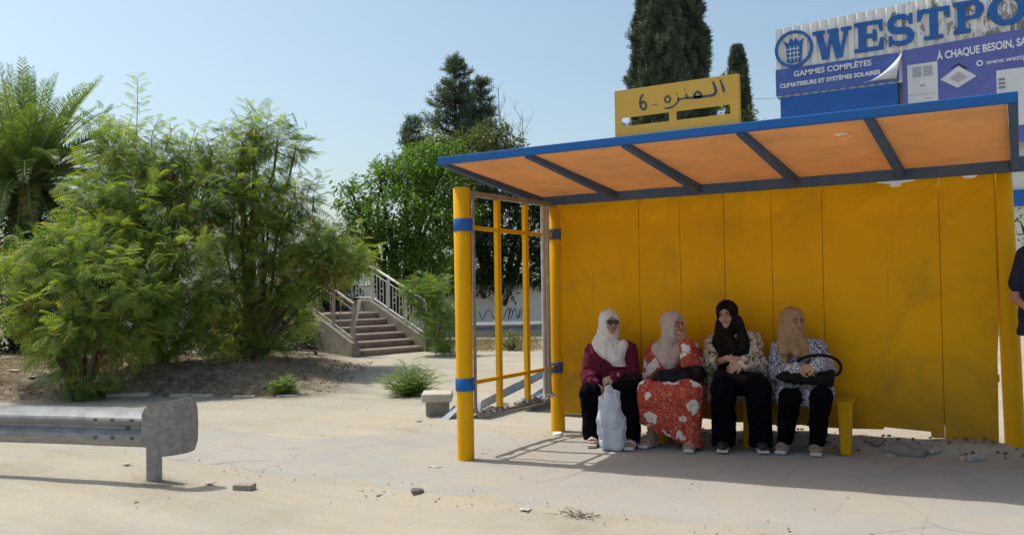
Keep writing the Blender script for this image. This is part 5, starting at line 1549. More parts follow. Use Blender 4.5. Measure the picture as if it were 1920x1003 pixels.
def limbs_to(base, targets, r0, parent, mat, name='trunk', stems=1, wig=.25, thin=.014):
    mb = MB(); base = np.array(base, float)
    fork = None
    for i, t in enumerate(targets):
        t = np.asarray(t, float); L = np.linalg.norm(t - base)
        b0 = base + rng.normal(0, r0 * .6, 3) * [1, 1, 0] * (stems > 1)
        m1 = b0 + (t - b0) * .33 + [0, 0, .14 * L] + rng.normal(0, wig * .12 * L, 3); m2 = b0 + (t - b0) * .7 + [0, 0, .07 * L] + rng.normal(0, wig * .1 * L, 3)
        P = spline([b0 - [0, 0, .15], m1, m2, t], 9)
        rr = np.linspace(r0 * (1 if i < stems else .62), thin, 9)
        mb.tube(P, rr, 7)
        for q in range(3):                                              # side twigs
            e = P[5 + q] + rng.normal(0, .2 * L * .5, 3)
            mb.tube([P[5 + q], (P[5 + q] + e) / 2 + [0, 0, .04], e], [rr[5 + q] * .5, thin * .6, thin * .35], 5)
    return mb.build(name, mat, parent, autosmooth=60)
def clump_leaves(clumps, dens, size, T, F, up_bias=.35, droop=.25, tint0=.35, tvar=.5, jit=.09, inner=.35, clus=.0):
    parts = []
    for (c, r) in clumps:
        n = max(8, int(dens * r * r))
        if clus > 0:
            nc = max(3, n // 7)
            pc, dc = shell_pts(c, r, nc, inner)
            k = rng.integers(0, nc, n); p = pc[k] + rng.normal(0, clus, (n, 3)); d0 = dc[k]
            ct = rng.random(nc)[k]
        else:
            p, d0 = shell_pts(c, r, n, inner); ct = vnoise(p[:, 0] * 1.7, p[:, 1] * 1.7, p[:, 2] * 1.7)
        d = d0 * [1, 1, .6] + rng.normal(0, .55, (n, 3)) + [0, 0, up_bias - droop]
        up = rng.normal(0, .45, (n, 3)) + [0, 0, 1.0]
        ti = tint0 + tvar * (ct - .5)
        parts.append(scatter(T, F, p, d, up, size * rng.uniform(.7, 1.25, n), ti, jit))
    return parts
def spray(p0, p1, n, size, T, F, droop=.2, tint=.5):
    """long shoot with compound leaves arching off alternate sides"""
    P = spline([p0, (np.array(p0) + p1) / 2 + rng.normal(0, .04, 3), p1], 12)
    t = np.linspace(.1, 1, n); pos = np.stack([np.interp(t, np.linspace(0, 1, 12), P[:, i]) for i in range(3)], 1)
    a = np.arange(n) * 2.4 + rng.random() * 6
    ax = (np.array(p1) - p0); ax /= np.linalg.norm(ax)
    d = np.stack([np.cos(a), np.sin(a), np.full(n, .45)], 1) + ax * .5
    return P, scatter(T, F, pos, d, np.tile([0, 0, 1.], (n, 1)), size * (1.1 - .45 * t), np.full(n, tint), .08)
def pods(clumps, parent, per=40):
    T = np.array([(0, .03, 0), (0, -.03, 0), (.5, .055, .02), (.5, -.055, .02), (1, .012, 0), (1, -.012, 0)]); Fq = np.array([(0, 1, 3, 2), (2, 3, 5, 4)])
    parts = []
    for c, r in clumps:
        p = np.asarray(c) + rng.normal(0, r * .5, (per, 3)); d = rng.normal(0, .22, (per, 3)) + [0, 0, -1]
        parts.append(scatter(T, Fq, p, d, rng.normal(0, 1, (per, 3)), rng.uniform(.13, .22, per), rng.random(per), .1))
    return foliage('seed_pods', parts, M_pod, parent)

def A(px, py, v, r): return (atv(px, py, v), r * v / 1580.3)
def feathery_tree(label, base, clumps, sprays, podc, mat, dens=330, size=.30, r0=.07, group=None, stems=3, T=LB, F=LBF):
    b = on_ground(*base) if len(base) == 2 else np.array(base, float)
    t = empty('feathery_tree', b, label, 'tree', group)
    C = [A(*c) for c in clumps]
    tr = limbs_to(b, [c for c, r in C], r0, t, M_bark, stems=stems)
    parts = clump_leaves(C, dens, size, T, F, .30, .38, .45, .95, .1, .25, .085)
    for (x0, y0, v0, x1, y1, v1, n) in sprays:
        P, pr_ = spray(atv(x0, y0, v0), atv(x1, y1, v1), int(n * 1.5), size * 1.15, T, F)
        parts.append(pr_); MB().tube(P, np.linspace(.009, .003, 12), 5).build('shoot', M_bark, t)
    foliage('crown', parts, mat, t)
    for c in (podc or []): pods([A(*c)], t)
    return t
feathery_tree('low spreading feathery tree sweeping down to the bank right behind the crash barrier', (150, 742),
    [(40, 520, 12.8, 55), (95, 560, 12.3, 60), (130, 470, 12.8, 60), (60, 585, 12.3, 40), (165, 530, 12.2, 62), (215, 540, 12.1, 60), (110, 640, 12.1, 50), (160, 620, 12.0, 58), (145, 700, 12.1, 36), (185, 690, 12.2, 34), (235, 610, 12.3, 55), (275, 560, 12.4, 52), (75, 500, 12.6, 45), (260, 640, 12.6, 34), (20, 490, 13.2, 34), (195, 460, 12.6, 50)],
    [(60, 560, 12.2, 15, 600, 12.0, 8), (250, 560, 12.1, 285, 635, 12.0, 9), (140, 480, 12.3, 95, 430, 12.2, 8), (200, 500, 12, 245, 470, 11.9, 8)],
    [(150, 690, 12.0, 30), (60, 560, 12.1, 26), (205, 660, 12.0, 24)], M_leuc, 1250, .235, .075, 'feathery trees on the bank')
feathery_tree('tall feathery tree beside the palm with a single long shoot rising above its crown', (300, 690),
    [(225, 290, 14.2, 55), (275, 280, 14.0, 50), (190, 255, 14.6, 34), (190, 350, 13.8, 62), (245, 360, 13.6, 62), (300, 340, 13.8, 62), (345, 300, 14.2, 44), (330, 400, 13.4, 66), (270, 430, 13.2, 66), (210, 420, 13.3, 60), (370, 360, 14, 52), (340, 480, 13.1, 62), (285, 500, 13.0, 60), (345, 560, 13.1, 50), (395, 310, 14.4, 34), (170, 400, 13.6, 44), (325, 620, 13.4, 34), (290, 650, 13.3, 34), (270, 590, 13.2, 44), (380, 620, 14.0, 44), (390, 545, 13.8, 50)],
    [(255, 270, 14.0, 258, 148, 14.0, 17), (310, 280, 14.0, 318, 228, 13.9, 8), (350, 300, 14.2, 368, 235, 14.2, 9), (285, 280, 14, 296, 226, 14, 8), (200, 270, 14.4, 175, 232, 14.4, 8), (395, 300, 14.3, 380, 240, 14.3, 7)],
    [(355, 395, 13.3, 30), (330, 460, 13.0, 26), (255, 330, 13.5, 26), (320, 325, 13.7, 20)], M_leuc, 1200, .245, .06, 'feathery trees on the bank')
feathery_tree('tall feathery tree left of the stairway with airy upper sprays and brown seed pods', (470, 676),
    [(455, 265, 15, 36), (480, 240, 15, 26), (520, 262, 15, 34), (555, 275, 15, 26), (430, 320, 14.8, 50), (480, 320, 14.8, 46), (440, 390, 14.5, 60), (500, 385, 14.5, 56), (545, 380, 14.6, 46), (470, 460, 14.2, 62), (530, 450, 14.3, 58), (420, 455, 14.2, 54), (575, 460, 14.4, 50), (500, 530, 14.3, 56), (445, 560, 14.4, 55), (560, 530, 14.5, 40), (490, 610, 14.6, 46), (480, 650, 14.4, 34), (440, 655, 14.4, 30), (430, 620, 14.7, 40), (620, 480, 14.8, 42), (660, 488, 15, 34), (600, 420, 14.8, 28), (640, 440, 15, 22), (600, 500, 15.2, 36), (560, 545, 15.4, 36), (640, 500, 15.2, 26), (670, 505, 15.2, 18), (610, 545, 15.3, 16), (580, 600, 15.6, 24)],
    [(470, 250, 15, 462, 195, 15, 10), (440, 290, 15, 412, 232, 15, 9), (500, 250, 15, 506, 205, 15, 8), (530, 262, 15, 590, 262, 15, 12), (540, 275, 15, 592, 285, 15, 9), (590, 400, 14.8, 604, 325, 14.9, 9), (640, 480, 14.9, 702, 486, 15, 10), (575, 370, 14.7, 590, 335, 14.7, 6)],
    [(455, 345, 14.4, 26), (560, 370, 14.4, 32), (565, 430, 14.2, 30), (470, 420, 14, 28), (625, 520, 14.7, 26), (400, 430, 14, 24), (600, 500, 14.5, 28)], M_leuc, 1100, .25, .06, 'feathery trees on the bank')
feathery_tree('young bright green feathery tree growing beside the far stair railing', (812, 655),
    [(800, 545, 17.2, 30), (775, 550, 17.2, 18), (830, 565, 17.0, 34), (815, 600, 17.0, 32), (840, 610, 17.2, 28), (790, 520 + 10, 17.4, 20), (845, 640, 17.3, 22)], [(800, 545, 17.2, 772, 528, 17.2, 7), (825, 560, 17, 838, 520, 17, 7)], None, M_leuc_y, 1100, .24, .05, None, 1)
def low_plant(name, label, px, py, wpx, hpx, v, n, size, mat, T=LB, F=LBF, cat='plant'):
    b = on_ground(px, py); s = v / 1580.3
    t = empty(name, b, label, cat)
    W, Hh = wpx * s, hpx * s
    stem = MB(); parts = []
    for i in range(n):
        a = rng.random() * 6.28; rr = rng.random() ** .6
        e = b + np.array([math.cos(a) * W * .5 * rr, math.sin(a) * W * .42 * rr, Hh * (1.0 - .55 * rr) * rng.uniform(.6, 1.05)])
        P, pr_ = spray(b + rng.normal(0, .02, 3) * [1, 1, 0], e, 6, size, T, F, tint=rng.uniform(.3, .8))
        parts.append(pr_); stem.tube(P, np.linspace(.007, .003, 12), 4)
    stem.build('stems', M_bark, t); foliage('leaves', parts, mat, t)
    return t
low_plant('feathery_plant', 'low feathery green plant at the edge of the sandy lot beside the cement slab', 768, 742, 140, 74, 11.7, 46, .22, M_leuc_y)
low_plant('feathery_plant', 'small yellowish feathery plant on the kerb of the bank', 533, 738, 66, 36, 12.3, 26, .16, M_leuc_y)
low_plant('feathery_plant', 'small green plant at the foot of the stairway beside the young tree', 830, 660, 60, 26, 15.5, 20, .2, M_leuc_y)

# ---- broad-leaved trees, ivy mass, hedge trees
def leafy_tree(name, label, base, clumps, mat, dens, size, r0, group=None, trunkmat=None, inner=.4, tint0=.4, T=QL, F=QLF, clus=.08, part='crown'):
    t = empty(name, base, label, 'tree', group)
    C = [A(*c) for c in clumps]
    limbs_to(base, [c for c, r in C], r0, t, trunkmat or M_bark_d, stems=1)
    foliage(part, clump_leaves(C, dens, size, T, F, .15, .35, tint0, .6, .12, inner, clus), mat, t)
    return t
def gp(px, v):
    x, y = UV((px - 960) / 1580.3 * v, v); return np.array([x, y, gz(x, y)])
leafy_tree('broadleaf_tree', 'bushy bright green broadleaf tree behind the stairway', gp(745, 22.5),
    [(665, 380, 22, 34), (650, 345, 22.2, 18), (715, 345, 22, 36), (690, 420, 21.8, 46), (740, 400, 21.5, 56), (765, 330, 22.3, 46), (800, 300, 22.8, 40), (825, 350, 22.6, 52), (800, 420, 21.8, 58), (850, 400, 22.6, 50), (720, 470, 21.8, 52), (780, 490, 21.8, 55), (665, 450, 22.4, 30), (845, 300, 23, 36), (830, 480, 22.4, 46), (710, 320, 22.4, 20), (775, 290, 23, 22)], M_broad, 2400, .14, .16)
leafy_tree('ivy_covered_tree', 'dark ivy covered tree behind the shelter end frame', gp(930, 25.5),
    [(880, 350, 25, 52), (930, 360, 25, 50), (985, 370, 25, 50), (1035, 380, 25, 50), (880, 430, 24.6, 56), (940, 440, 24.6, 56), (1000, 440, 24.6, 56), (1050, 450, 25, 46), (880, 505, 24.4, 44), (935, 515, 24.3, 36), (990, 505, 24.3, 38), (1040, 500, 24.4, 40), (845, 520, 24.5, 46), (790, 545, 24.5, 40), (740, 560, 24.8, 40), (955, 545, 23.8, 12), (900, 545, 23.85, 10)], M_dark, 3000, .14, .2, tint0=.45)
leafy_tree('olive_tree', 'yellow green leafy tree rising behind the blue roof edge', gp(925, 29),
    [(925, 245, 28.5, 26), (945, 265, 28.5, 30), (905, 265, 28, 30), (880, 275, 27.5, 36), (840, 280, 27.5, 30), (805, 250, 27.5, 17), (815, 275, 27, 26), (780, 290, 26.5, 20), (955, 290, 28, 36), (900, 310, 28, 44), (980, 320, 28, 40)], M_olive, 1500, .15, .14, clus=.06)
for (px, v, cl, lab) in ((30, 17, [(20, 560, 16.5, 60), (70, 600, 16.5, 52), (10, 630, 16.8, 50), (95, 640, 16.5, 40), (45, 660, 16.4, 36), (50, 500, 16.8, 46), (100, 470, 17, 36), (110, 540, 16.5, 40), (5, 480, 17, 36)], 'dark dense bush added to deepen the shade below the palm'),
                        (400, 17.5, [(350, 600, 17.5, 48), (410, 590, 17.6, 52), (470, 600, 17.6, 48), (440, 640, 17.2, 36), (390, 645, 17.3, 34), (520, 610, 17.8, 46), (545, 580, 18.2, 40), (515, 650, 17.3, 26), (360, 655, 15.8, 30), (415, 655, 15.6, 32), (470, 655, 15.8, 30), (520, 650, 16.0, 28), (555, 635, 16.4, 26), (310, 650, 15.6, 28)], 'dark dense bush added to deepen the shade beside the stairway'),
                        (200, 18, [(150, 560, 18, 60), (220, 580, 18, 56), (190, 630, 17.6, 50), (260, 500, 18.5, 50), (120, 500, 18.5, 60), (250, 640, 18, 30), (60, 470, 18.8, 60), (150, 430, 19, 50)], 'dark dense bush added to deepen the shade behind the low feathery tree'),
                        (560, 20.5, [(560, 520, 20.5, 50), (620, 530, 20.5, 46), (580, 570, 20.5, 44), (640, 560, 20.8, 40), (530, 570, 20.5, 44)], 'dark dense bush added to darken the gap behind the near stair railing')):
    leafy_tree('dense_bush', lab, gp(px, v), cl, M_dark, 1500, .15, .07, 'dark bushes added for shade behind the feathery trees')  # bushes put in behind the trees and stair to darken the gaps there

# ---- conifers
def tufted(T0=9):
    """bristle tuft along x"""
    T = []; F = []
    for i in range(T0):
        a = i * 2.4; t = .15 + .75 * i / T0
        d = np.array([.55, math.cos(a) * .75, math.sin(a) * .75]); d /= np.linalg.norm(d)
        s = np.cross(d, [.3, .9, .2]); s /= np.linalg.norm(s)
        p = np.array([t, 0, 0]); q = p + d * .42; b = len(T)
        T += [p + s * .045, p - s * .045, q - s * .015, q + s * .015]; F.append((b, b + 1, b + 2, b + 3))
    return np.array(T), np.array(F)
TU, TUF = tufted()
def conifer(label, px, v, ytop, ybot, wtop, wbot, seed, lean=0, skip=.1, lv=17):
    global rng
    rng = np.random.default_rng(seed)
    b = gp(px, v); s = v / 1580.3
    zt = atv(px, ytop, v)[2]; zb = atv(px, ybot, v)[2]
    t = empty('conifer', b, label, 'tree', 'dark conifers behind the shelter')
    tr = MB(); top = np.array([b[0] + lean, b[1], zt])
    tr.tube([b - [0, 0, .2], (b + top) / 2, top - [0, 0, .05]], [.2, .12, .02], 8)
    parts = []; H = zt - zb
    for i in range(lv):
        f = (i + rng.uniform(-.2, .2)) / lv; z = zt - .1 - H * f
        w = (wtop + (wbot - wtop) * f) * s
        nb = 5 if f < .3 else 7
        for k in range(nb):
            if rng.random() < skip: continue
            a = k * 6.283 / nb + i * 1.3 + rng.uniform(-.3, .3); L = w * rng.uniform(.55, 1.25)
            o = np.array([b[0] + lean * (z - b[2]) / (zt - b[2]), b[1], z]); e = o + np.array([math.cos(a) * L, math.sin(a) * L, L * rng.uniform(.05, .35)])
            tr.tube([o, e], [.03, .01], 4)
            n = int(12 + L * 26); q = rng.random(n) ** .7
            p = o + (e - o) * q[:, None] + rng.normal(0, .06 + .05 * L, (n, 3)) * [1, 1, .7]
            d = np.tile(e - o, (n, 1)) / max(L, .1) + rng.normal(0, .5, (n, 3)) + [0, 0, .45]
            parts.append(scatter(TU, TUF, p, d, rng.normal(0, 1, (n, 3)), rng.uniform(.22, .36, n), .3 + .5 * rng.random(n), .1))
    n = 60; p = np.stack([np.full(n, top[0]), np.full(n, top[1]), rng.uniform(zt - .9, zt, n)], 1) + rng.normal(0, .07, (n, 3))
    parts.append(scatter(TU, TUF, p, rng.normal(0, .6, (n, 3)) + [0, 0, 1], rng.normal(0, 1, (n, 3)), rng.uniform(.2, .32, n), rng.random(n), .1))
    tr.build('trunk', M_bark_d, t, autosmooth=60)
    foliage('crown', parts, M_pine, t)
conifer('tallest dark conifer with layered branches behind the green broadleaf tree', 858, 31, 112, 360, 10, 100, 21, 0, .14, 17)
conifer('shorter narrow dark conifer just right of the tallest conifer', 906, 32, 152, 360, 10, 60, 33, 0, .15, 13)
conifer('small ragged conifer leaning left above the broadleaf tree', 795, 29, 222, 380, 8, 56, 44, -.5, .25, 10)
def bare_tree(label, px, v, ytop, seed):
    r_ = np.random.default_rng(seed); b = gp(px, v); z = atv(px, ytop, v)[2]
    mb = MB(); top = np.array([b[0], b[1], z])
    P = spline([b - [0, 0, .1], b + (top - b) * .5 + [.1, 0, 0], top], 14); mb.tube(P, np.linspace(.06, .006, 14), 6)
    for i in range(16):
        k = r_.integers(7, 13); o = P[k]; L = r_.uniform(.4, 1.3)
        e = o + np.array([r_.normal(0, .35), r_.normal(0, .35), 1.0]) * L * .8
        m = (o + e) / 2 + r_.normal(0, .06, 3); mb.tube([o, m, e], [.009, .006, .003], 4)
        for j in range(2): mb.tube([m, m + np.array([r_.normal(0, .3), r_.normal(0, .3), .35])], [.005, .003], 4)
    o = mb.build('bare_tree', M_twig, None, b, autosmooth=60); tag(o, label, 'tree')
bare_tree('taller bare twiggy tree right of the conifers', 939, 31, 160, 2); bare_tree('thin bare twiggy tree standing alone above the blue roof edge', 983, 31, 205, 6)

def cypress(label, px, v, ytop, ymid, half, seed, n=11000, tip=.55):
    global rng
    rng = np.random.default_rng(seed)
    b = gp(px, v); s = v / 1580.3; zt = atv(px, ytop, v)[2]; H = zt - b[2]; W = half * s
    t = empty('cypress_tree', b, label, 'tree', 'cypresses behind the shelter')
    MB().tube([b - [0, 0, .2], b + [0, 0, H * .6], b + [0, 0, H * .95]], [.2, .12, .02], 8).build('trunk', M_bark_d, t, autosmooth=60)
    f = rng.random(n) ** .8
    z = b[2] + .25 + (H - .25) * f
    prof = np.minimum(1, (1 - f) / tip) ** .62 * np.minimum(1, f / .06 + .5)
    a = rng.random(n) * 6.283
    lump = .62 + .50 * vnoise(np.cos(a) * 2.1 + seed, np.sin(a) * 2.1, z * 1.15) + .75 * (vnoise(np.cos(a) * 5, np.sin(a) * 5 + seed, z * 2.4) - .5)
    rad = W * prof * lump * (.70 + .32 * rng.random(n) ** .5)
    p = np.stack([b[0] + np.cos(a) * rad, b[1] + np.sin(a) * rad, z], 1)
    d = np.stack([np.cos(a) * .45, np.sin(a) * .45, np.full(n, 1.0)], 1) + rng.normal(0, .28, (n, 3))
    tt = -.1 + 1.2 * vnoise(np.cos(a) * 5 + seed, np.sin(a) * 5, z * 2.6)
    foliage('crown', [scatter(TU, TUF, p, d, rng.normal(0, 1, (n, 3)), rng.uniform(.18, .34, n), tt, .12)], M_cyp, t)
cypress('tall broad cypress left of its twin behind the name board', 1240, 30, -140, 100, 58, 5, 24000)
cypress('tall cypress right of its twin behind the name board', 1296, 31, -110, 100, 56, 9, 22000)
cypress('shorter pointed cypress standing left of the blue advertising banner', 1391, 34, 92, 200, 50, 13, 13000, .9)
bs = gp(1372, 33)
leafy_tree('dense_bush', 'leafy tree top peeking between the cypresses above the name board', bs, [(1368, 140, 33, 10), (1360, 160, 33, 14), (1400, 215, 33, 18), (1340, 190, 33, 20), (1370, 215, 33, 22)], M_olive, 500, .16, .08)

# ---- date palm
rng = np.random.default_rng(77)
pc = atv(48, 345, 18.5); pb_ = gp(46, 18.5)
pt = empty('date_palm', pb_, 'large date palm with upright green fronds at the left edge', 'palm tree')
tk = MB(); nz = 26
for i in range(nz):
    pass
zz_ = np.linspace(pb_[2] - .1, pc[2] - .1, 40); rr_ = .30 + .03 * ((np.arange(40) % 2) * 2 - 1) + .07 * sst(.75, 1.0, np.linspace(0, 1, 40))
tk.tube([(pc[0] + .0, pc[1], z) for z in zz_], rr_, 16)
for i in range(150):
    a = i * 2.39996; z = pb_[2] + (pc[2] - pb_[2]) * (i / 150)
    o = np.array([pc[0] + math.cos(a) * .29, pc[1] + math.sin(a) * .29, z]); tk.bar(o, o + np.array([math.cos(a) * .09, math.sin(a) * .09, .16]), .11, .03)
tk.build('trunk', bark('palm trunk', (.15, .11, .08), (.07, .055, .042)), pt)
def frond(a, el, L, bend, mat_parts, rach, tint=.5, wid=.38):
    n = 64
    d0 = np.array([math.cos(a) * math.cos(el), math.sin(a) * math.cos(el), math.sin(el)])
    pos = [pc + np.array([math.cos(a), math.sin(a), 0]) * .12]; dirs = [d0]
    for i in range(n):
        dd = dirs[-1] + np.array([0, 0, -bend / n * (.4 + 1.4 * i / n)]); dd /= np.linalg.norm(dd); dirs.append(dd); pos.append(pos[-1] + dd * L / n)
    pos = np.array(pos); dirs = np.array(dirs)
    rach.tube(pos[::5], np.linspace(.030, .006, len(pos[::5])), 5)
    t = np.linspace(0, 1, n + 1); sel = t > .12
    P = pos[sel]; Dv = dirs[sel]; tt = t[sel]
    side = np.cross(Dv, [0, 0, 1.0]); side /= np.maximum(np.linalg.norm(side, axis=1, keepdims=True), 1e-4); nrm_ = np.cross(side, Dv)
    ln = wid * np.clip(np.minimum(.35 + tt * 2.2, 1.0) * (1.06 - tt) ** .45, .12, 1)
    T = np.array([(0, .022, 0), (0, -.022, 0), (.5, .035, -.02), (.5, -.035, -.02), (1, .004, -.13), (1, -.004, -.13)]); Fq = np.array([(0, 1, 3, 2), (2, 3, 5, 4)])
    for s in (-1, 1):
        for rep in range(2):
            dv = side * s + Dv * .85 + nrm_ * .38 + rng.normal(0, .10, P.shape)
            mat_parts.append(scatter(T, Fq, P + Dv * rng.uniform(0, L / n, (len(P), 1)), dv, nrm_ + rng.normal(0, .2, P.shape), ln * rng.uniform(.85, 1.1, len(P)), np.full(len(P), tint), .12))
gp_, dp_ = [], []; rc = MB()
for i in range(74):
    a = i * 2.39996; f = i / 74
    el = R(86 - 72 * f ** .9) + rng.normal(0, .07)
    frond(a, el, rng.uniform(2.2, 2.75) * (1 - .1 * f), .55 + 1.1 * f, gp_, rc, rng.uniform(.25, .7))
vr = math.atan2(RT[1], RT[0])
for a, el, L, bd, tn in ((vr - .1, .75, 3.0, .9, .6), (vr + .25, .55, 3.1, .9, .5), (vr - .4, .95, 2.9, .6, .6), (vr, 1.1, 2.8, .5, .6)): frond(a, el, L, bd, gp_, rc, tn)
for i in range(30):
    a = i * 2.39996 + .7; frond(a, R(12 - 55 * (i / 30)), rng.uniform(1.7, 2.3), 1.6, gp_, rc, .05)
for a, el, L, bd in ((vr - 1.0, .10, 2.0, 2.2), (vr + math.pi + .9, .25, 2.1, 1.9), (vr - 1.9, .2, 1.9, 2.2)): frond(a, el, L, bd, dp_, rc, .5)
foliage('fronds', gp_, M_palm, pt); foliage('dry_fronds', dp_, M_palm_dry, pt); rc.build('frond_ribs', pmat('pale green rib', (.28, .33, .13), .5, (.2, .24, .09), 4), pt, autosmooth=60)

# ---- shrub to the right of the shelter, ivy etc.
leafy_tree('dense_bush', 'leafy green bush behind the right end of the shelter', gp(1925, 15), [(1915, 420, 15, 24), (1945, 440, 15, 40), (1930, 470, 15, 34), (1960, 400, 15, 40)], M_olive, 900, .10, .05)

# ---- grass, dry stalks, litter
rng = np.random.default_rng(5)
def tufts(spots, n_each, h, mat, name, label, spread=.12):
    T = np.array([(0, .012, 0), (0, -.012, 0), (.55, .008, .0), (.55, -.008, .0), (1, .001, -.12), (1, -.001, -.12)]); Fq = np.array([(0, 1, 3, 2), (2, 3, 5, 4)])
    P = []; 
    for (x, y, s) in spots:
        k = max(3, int(n_each * s)); q = rng.normal(0, spread * s, (k, 2)); P.append(np.stack([x + q[:, 0], y + q[:, 1]], 1))
    P = np.concatenate(P); z = ground_h(P[:, 0], P[:, 1]); pos = np.column_stack([P, z - .005]); n = len(P)
    d = np.stack([rng.normal(0, .5, n), rng.normal(0, .5, n), np.full(n, 1.)], 1)
    v, f, t = scatter(T, Fq, pos, d, rng.normal(0, 1, (n, 3)), rng.uniform(.5, 1.2, n) * h, rng.random(n), .1)
    o = mesh_np(name, v, f, mat, None, (0, 0, 0), False, {'tint': t}); tag(o, label, kind='stuff')
bank = []
for i in range(420):
    u = rng.uniform(-9, -3.0); v = rng.uniform(12.2, 15.5)
    x, y = UV(u, v)
    if berm(np.array(x), np.array(y)) > .2 or rng.random() < .12: bank.append((x, y, rng.uniform(.5, 1.4)))
for i in range(60):
    x, y = UV(rng.uniform(-8.8, -3.4), rng.uniform(12.1, 12.6)); bank.append((x, y, rng.uniform(.4, 1.1)))
tufts(bank, 9, .16, M_straw, 'dry_grass', 'dry straw grass scattered over the planted bank')
near_ = [(-6.13 + rng.normal(0, .10), 4.42 + rng.normal(0, .08), .7) for _ in range(7)] + [(-4.13 + rng.normal(0, .09), 6.15 + rng.normal(0, .12), .35) for _ in range(7)] + [(rng.uniform(-4.1, -3.6), rng.uniform(6.5, 7.9), .3) for _ in range(16)] + [(rng.uniform(-4.3, .2), 7.86 + rng.normal(0, .08), .3) for _ in range(36)] + [(rng.uniform(-5, -3), rng.uniform(8, 9.5), .3) for _ in range(8)]
near_ += [(-6.08 + rng.normal(0, .09), 4.36 + rng.normal(0, .06), .8) for _ in range(14)]
tufts(near_, 12, .06, M_straw, 'dry_weeds', 'small dry weeds around the posts and wall foot', .10)
far_ = [(*UV(rng.uniform(-1.1, 1.6), rng.normal(18.6, .25)), 1.2) for _ in range(70)]
tufts(far_, 14, .40, M_straw, 'tall_dry_grass', 'tall dry grass below the distant crash barrier', .15)
low_plant('weed_clump', 'green weed clump growing in dry grass before the distant crash barrier', 958, 656, 66, 36, 18.6, 24, .2, M_olive, QL * [1, .7, 1], QLF)

# fallen leaves and grit
def chips(name, label, P, size, mat, kind='stuff'):
    n = len(P); z = ground_h(P[:, 0], P[:, 1])
    T = np.array([(-.5, -.4, -.2), (.5, -.45, -.2), (.45, .4, -.2), (-.4, .5, -.2), (-.35, -.25, .25), (.3, -.3, .3), (.3, .25, .22), (-.25, .3, .3)]); Fq = np.array([(0, 1, 5, 4), (1, 2, 6, 5), (2, 3, 7, 6), (3, 0, 4, 7), (4, 5, 6, 7)])
    a = rng.random(n) * 6.283
    v, f, t = scatter(T, Fq, np.column_stack([P, z + .2 * size * .5 + .012]), np.stack([np.cos(a), np.sin(a), rng.normal(0, .15, n)], 1), np.tile([0, 0, 1.], (n, 1)) + rng.normal(0, .2, (n, 3)), size * rng.uniform(.4, 1.5, n), rng.random(n), 0)
    o = mesh_np(name, v, f, mat, None, (0, 0, 0), False, {'tint': t}); tag(o, label, kind=kind); return o
def uvbox(n, u0, u1, v0, v1):
    u = rng.uniform(u0, u1, n); v = rng.uniform(v0, v1, n); return np.stack([.8567 * u - .5157 * v, .5157 * u + .8567 * v], 1)
M_grit = pmat('mixed grit', (.33, .28, .22), .95, (.16, .135, .11), 300, lo=.45, hi=.55)
gritP = np.concatenate([uvbox(90, -4.5, 4, 4.6, 7.5), uvbox(90, -7, 0, 7.5, 12), np.stack([rng.uniform(-4.2, .1, 260), rng.normal(7.85, .14, 260)], 1), np.stack([rng.uniform(-6, 0, 70), rng.normal(5.0, .10, 70)], 1)])
chips('gravel', 'small grit scattered over the dusty ground', gritP, .011, M_grit)
chips('leaf_litter', 'brown fallen leaves and twigs on the planted bank', np.concatenate([uvbox(2400, -9.5, -2.6, 12.2, 15.8), np.stack([rng.uniform(-3.2, .1, 420), rng.normal(7.70, .10, 420)], 1)[:150]]), .022, M_pod)

def rock(px, py, w, label, mat, h=.6, name='stone', seed=0, cat='stone', flat=False):
    p = on_ground(px, py); r_ = np.random.default_rng(seed + int(px))
    F = Field((-w, -w, -w * .6), (w, w, w), w / 13)
    F.rbox((0, 0, w * h * .25), (w * .5, w * .36, w * h * .35), w * .08, headframe(r_.uniform(0, 180), r_.uniform(-12, 12)), 0)
    F.folds(w * .18, 2.6 / w, (1, 1, 1), r_.uniform(0, 20), False); F.folds(w * .06, 7 / w, (1, 1, 1), r_.uniform(0, 20), False)
    o = F.build(name, mat, None, p - [0, 0, w * h * .12], 1); tag(o, label, cat); return o
rock(1823, 847, .15, 'round pale stone at the foot of the yellow wall near the right post', M_stone)
rock(1700, 846, .34, 'long broken kerb chunk lying along the foot of the yellow wall', M_conc, .32, 'concrete_chunk', 3, 'rubble')
rock(1755, 850, .13, 'small flat stone right of the broken kerb chunk', M_stone, .5)
rock(1640, 840, .14, 'small grey stone left of the broken kerb chunk', M_conc, .5)
rock(1668, 856, .09, 'tiny pale stone in front of the broken kerb chunk', M_stone, .5)
rock(1045, 815, .10, 'white crumpled lump beside the base of the rear left post', M_paper, .6, 'rubbish_lump', 1, 'litter')
rock(908, 852, .07, 'small pale stone beside the base of the front post', M_stone)
rock(783, 928, .09, 'dark sharp stone on the broken kerb line in the foreground', pmat('dark stone', (.12, .10, .08), .9, (.2, .17, .14), 20), .6)
rock(712, 930, .05, 'small stone left of the dark sharp stone on the kerb line', M_conc)
rock(255, 942, .035, 'tiny dark stone on the road below the crash barrier shadow', M_conc)
b = on_ground(458, 917); M = Matrix.Translation(b) @ Matrix.Rotation(R(22), 4, 'Z')
o = MB().box((-.075, -.05, -.01), (.08, .05, .045), M).build('brick', pmat('dusty grey brick', (.34, .29, .24), .9, (.25, .21, .18), 20, bump=.3), None, b, bevel=.008); tag(o, 'dusty grey brick lying on the foreground dirt', 'brick')
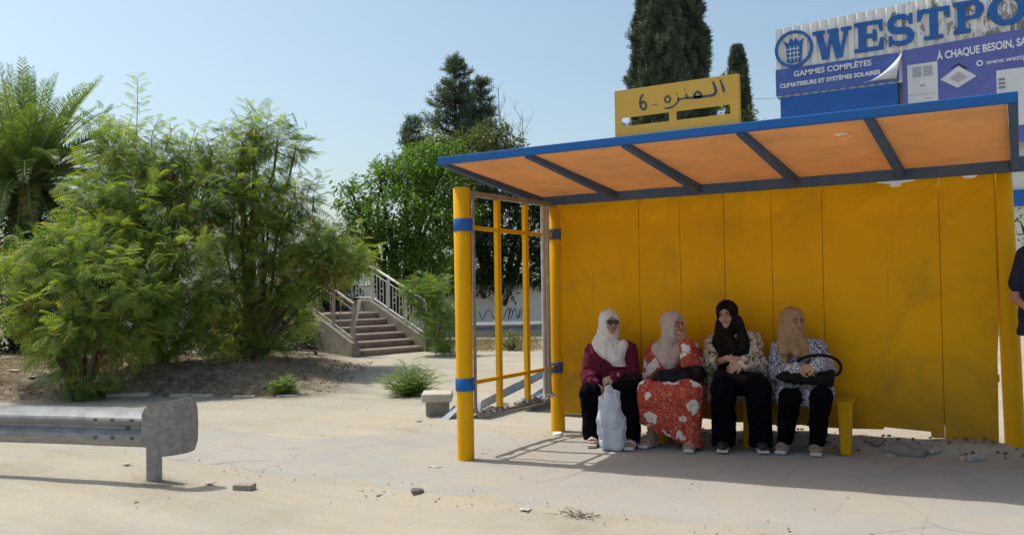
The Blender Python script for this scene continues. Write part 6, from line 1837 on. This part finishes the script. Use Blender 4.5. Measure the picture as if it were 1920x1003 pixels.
M_scrap = pmat('dusty off white paper', (.50, .47, .42), .9, (.36, .33, .28), 30)
def scrap(px, py, w, label, mat=None, seed=0, name='paper_scrap'):
    p = on_ground(px, py, .014); r_ = np.random.default_rng(seed + int(px)); n = 6
    vs = []; fs = []
    w = w * .7
    for i in range(n):
        for j in range(n):
            x, y = (i / (n - 1) - .5) * w, (j / (n - 1) - .5) * w * .7
            vs.append((p[0] + x * (1 + .2 * r_.normal()) , p[1] + y * (1 + .2 * r_.normal()), p[2] + abs(r_.normal(0, w * .05))))
    for i in range(n - 1):
        for j in range(n - 1): fs.append((i * n + j, i * n + n + j, i * n + n + j + 1, i * n + j + 1))
    o = MB().add(vs, fs).build(name, mat or M_scrap, None, p, smooth=True); md = o.modifiers.new('t', 'SOLIDIFY'); md.thickness = .003
    tag(o, label, 'litter')
for i, (px, py, w, lab) in enumerate(((238, 872, .10, 'white paper scrap left of the crash barrier post'), (393, 908, .10, 'thin white paper scrap right of the crash barrier shadow'), (815, 878, .13, 'crumpled white paper left of the front post base'), (28, 727, .28, 'pale crumpled sheet on the shaded bank at the left edge'), (402, 706, .17, 'white litter piece on the bank right of the low tree'), (60, 700, .16, 'small pale litter on the bank at the far left'), (785, 790, .10, 'small white scrap left of the concrete block'), (345, 690, .15, 'pale rag on the bank below the tall feathery tree'), (440, 704, .13, 'light plastic bit on the bank beside the white litter piece'), (985, 958, .10, 'pale dusty scrap on the pavement edge in the foreground'))):
    scrap(px, py, w, lab, None, i)
# dead weed tangle at the pavement edge
wp_ = on_ground(1085, 968)
mb = MB(); r_ = np.random.default_rng(4)
for i in range(46):
    a = r_.uniform(0, 6.28); L = r_.uniform(.03, .13); o = wp_ + [r_.normal(0, .05), r_.normal(0, .03), .008]
    mb.tube([o, o + np.array([math.cos(a) * L, math.sin(a) * L * .7, r_.uniform(.005, .04)])], [.0022, .001], 4)
o = mb.build('dead_weed', M_pod, None, wp_); tag(o, 'dry dead weed tangle lying on the foreground pavement edge', 'weed')
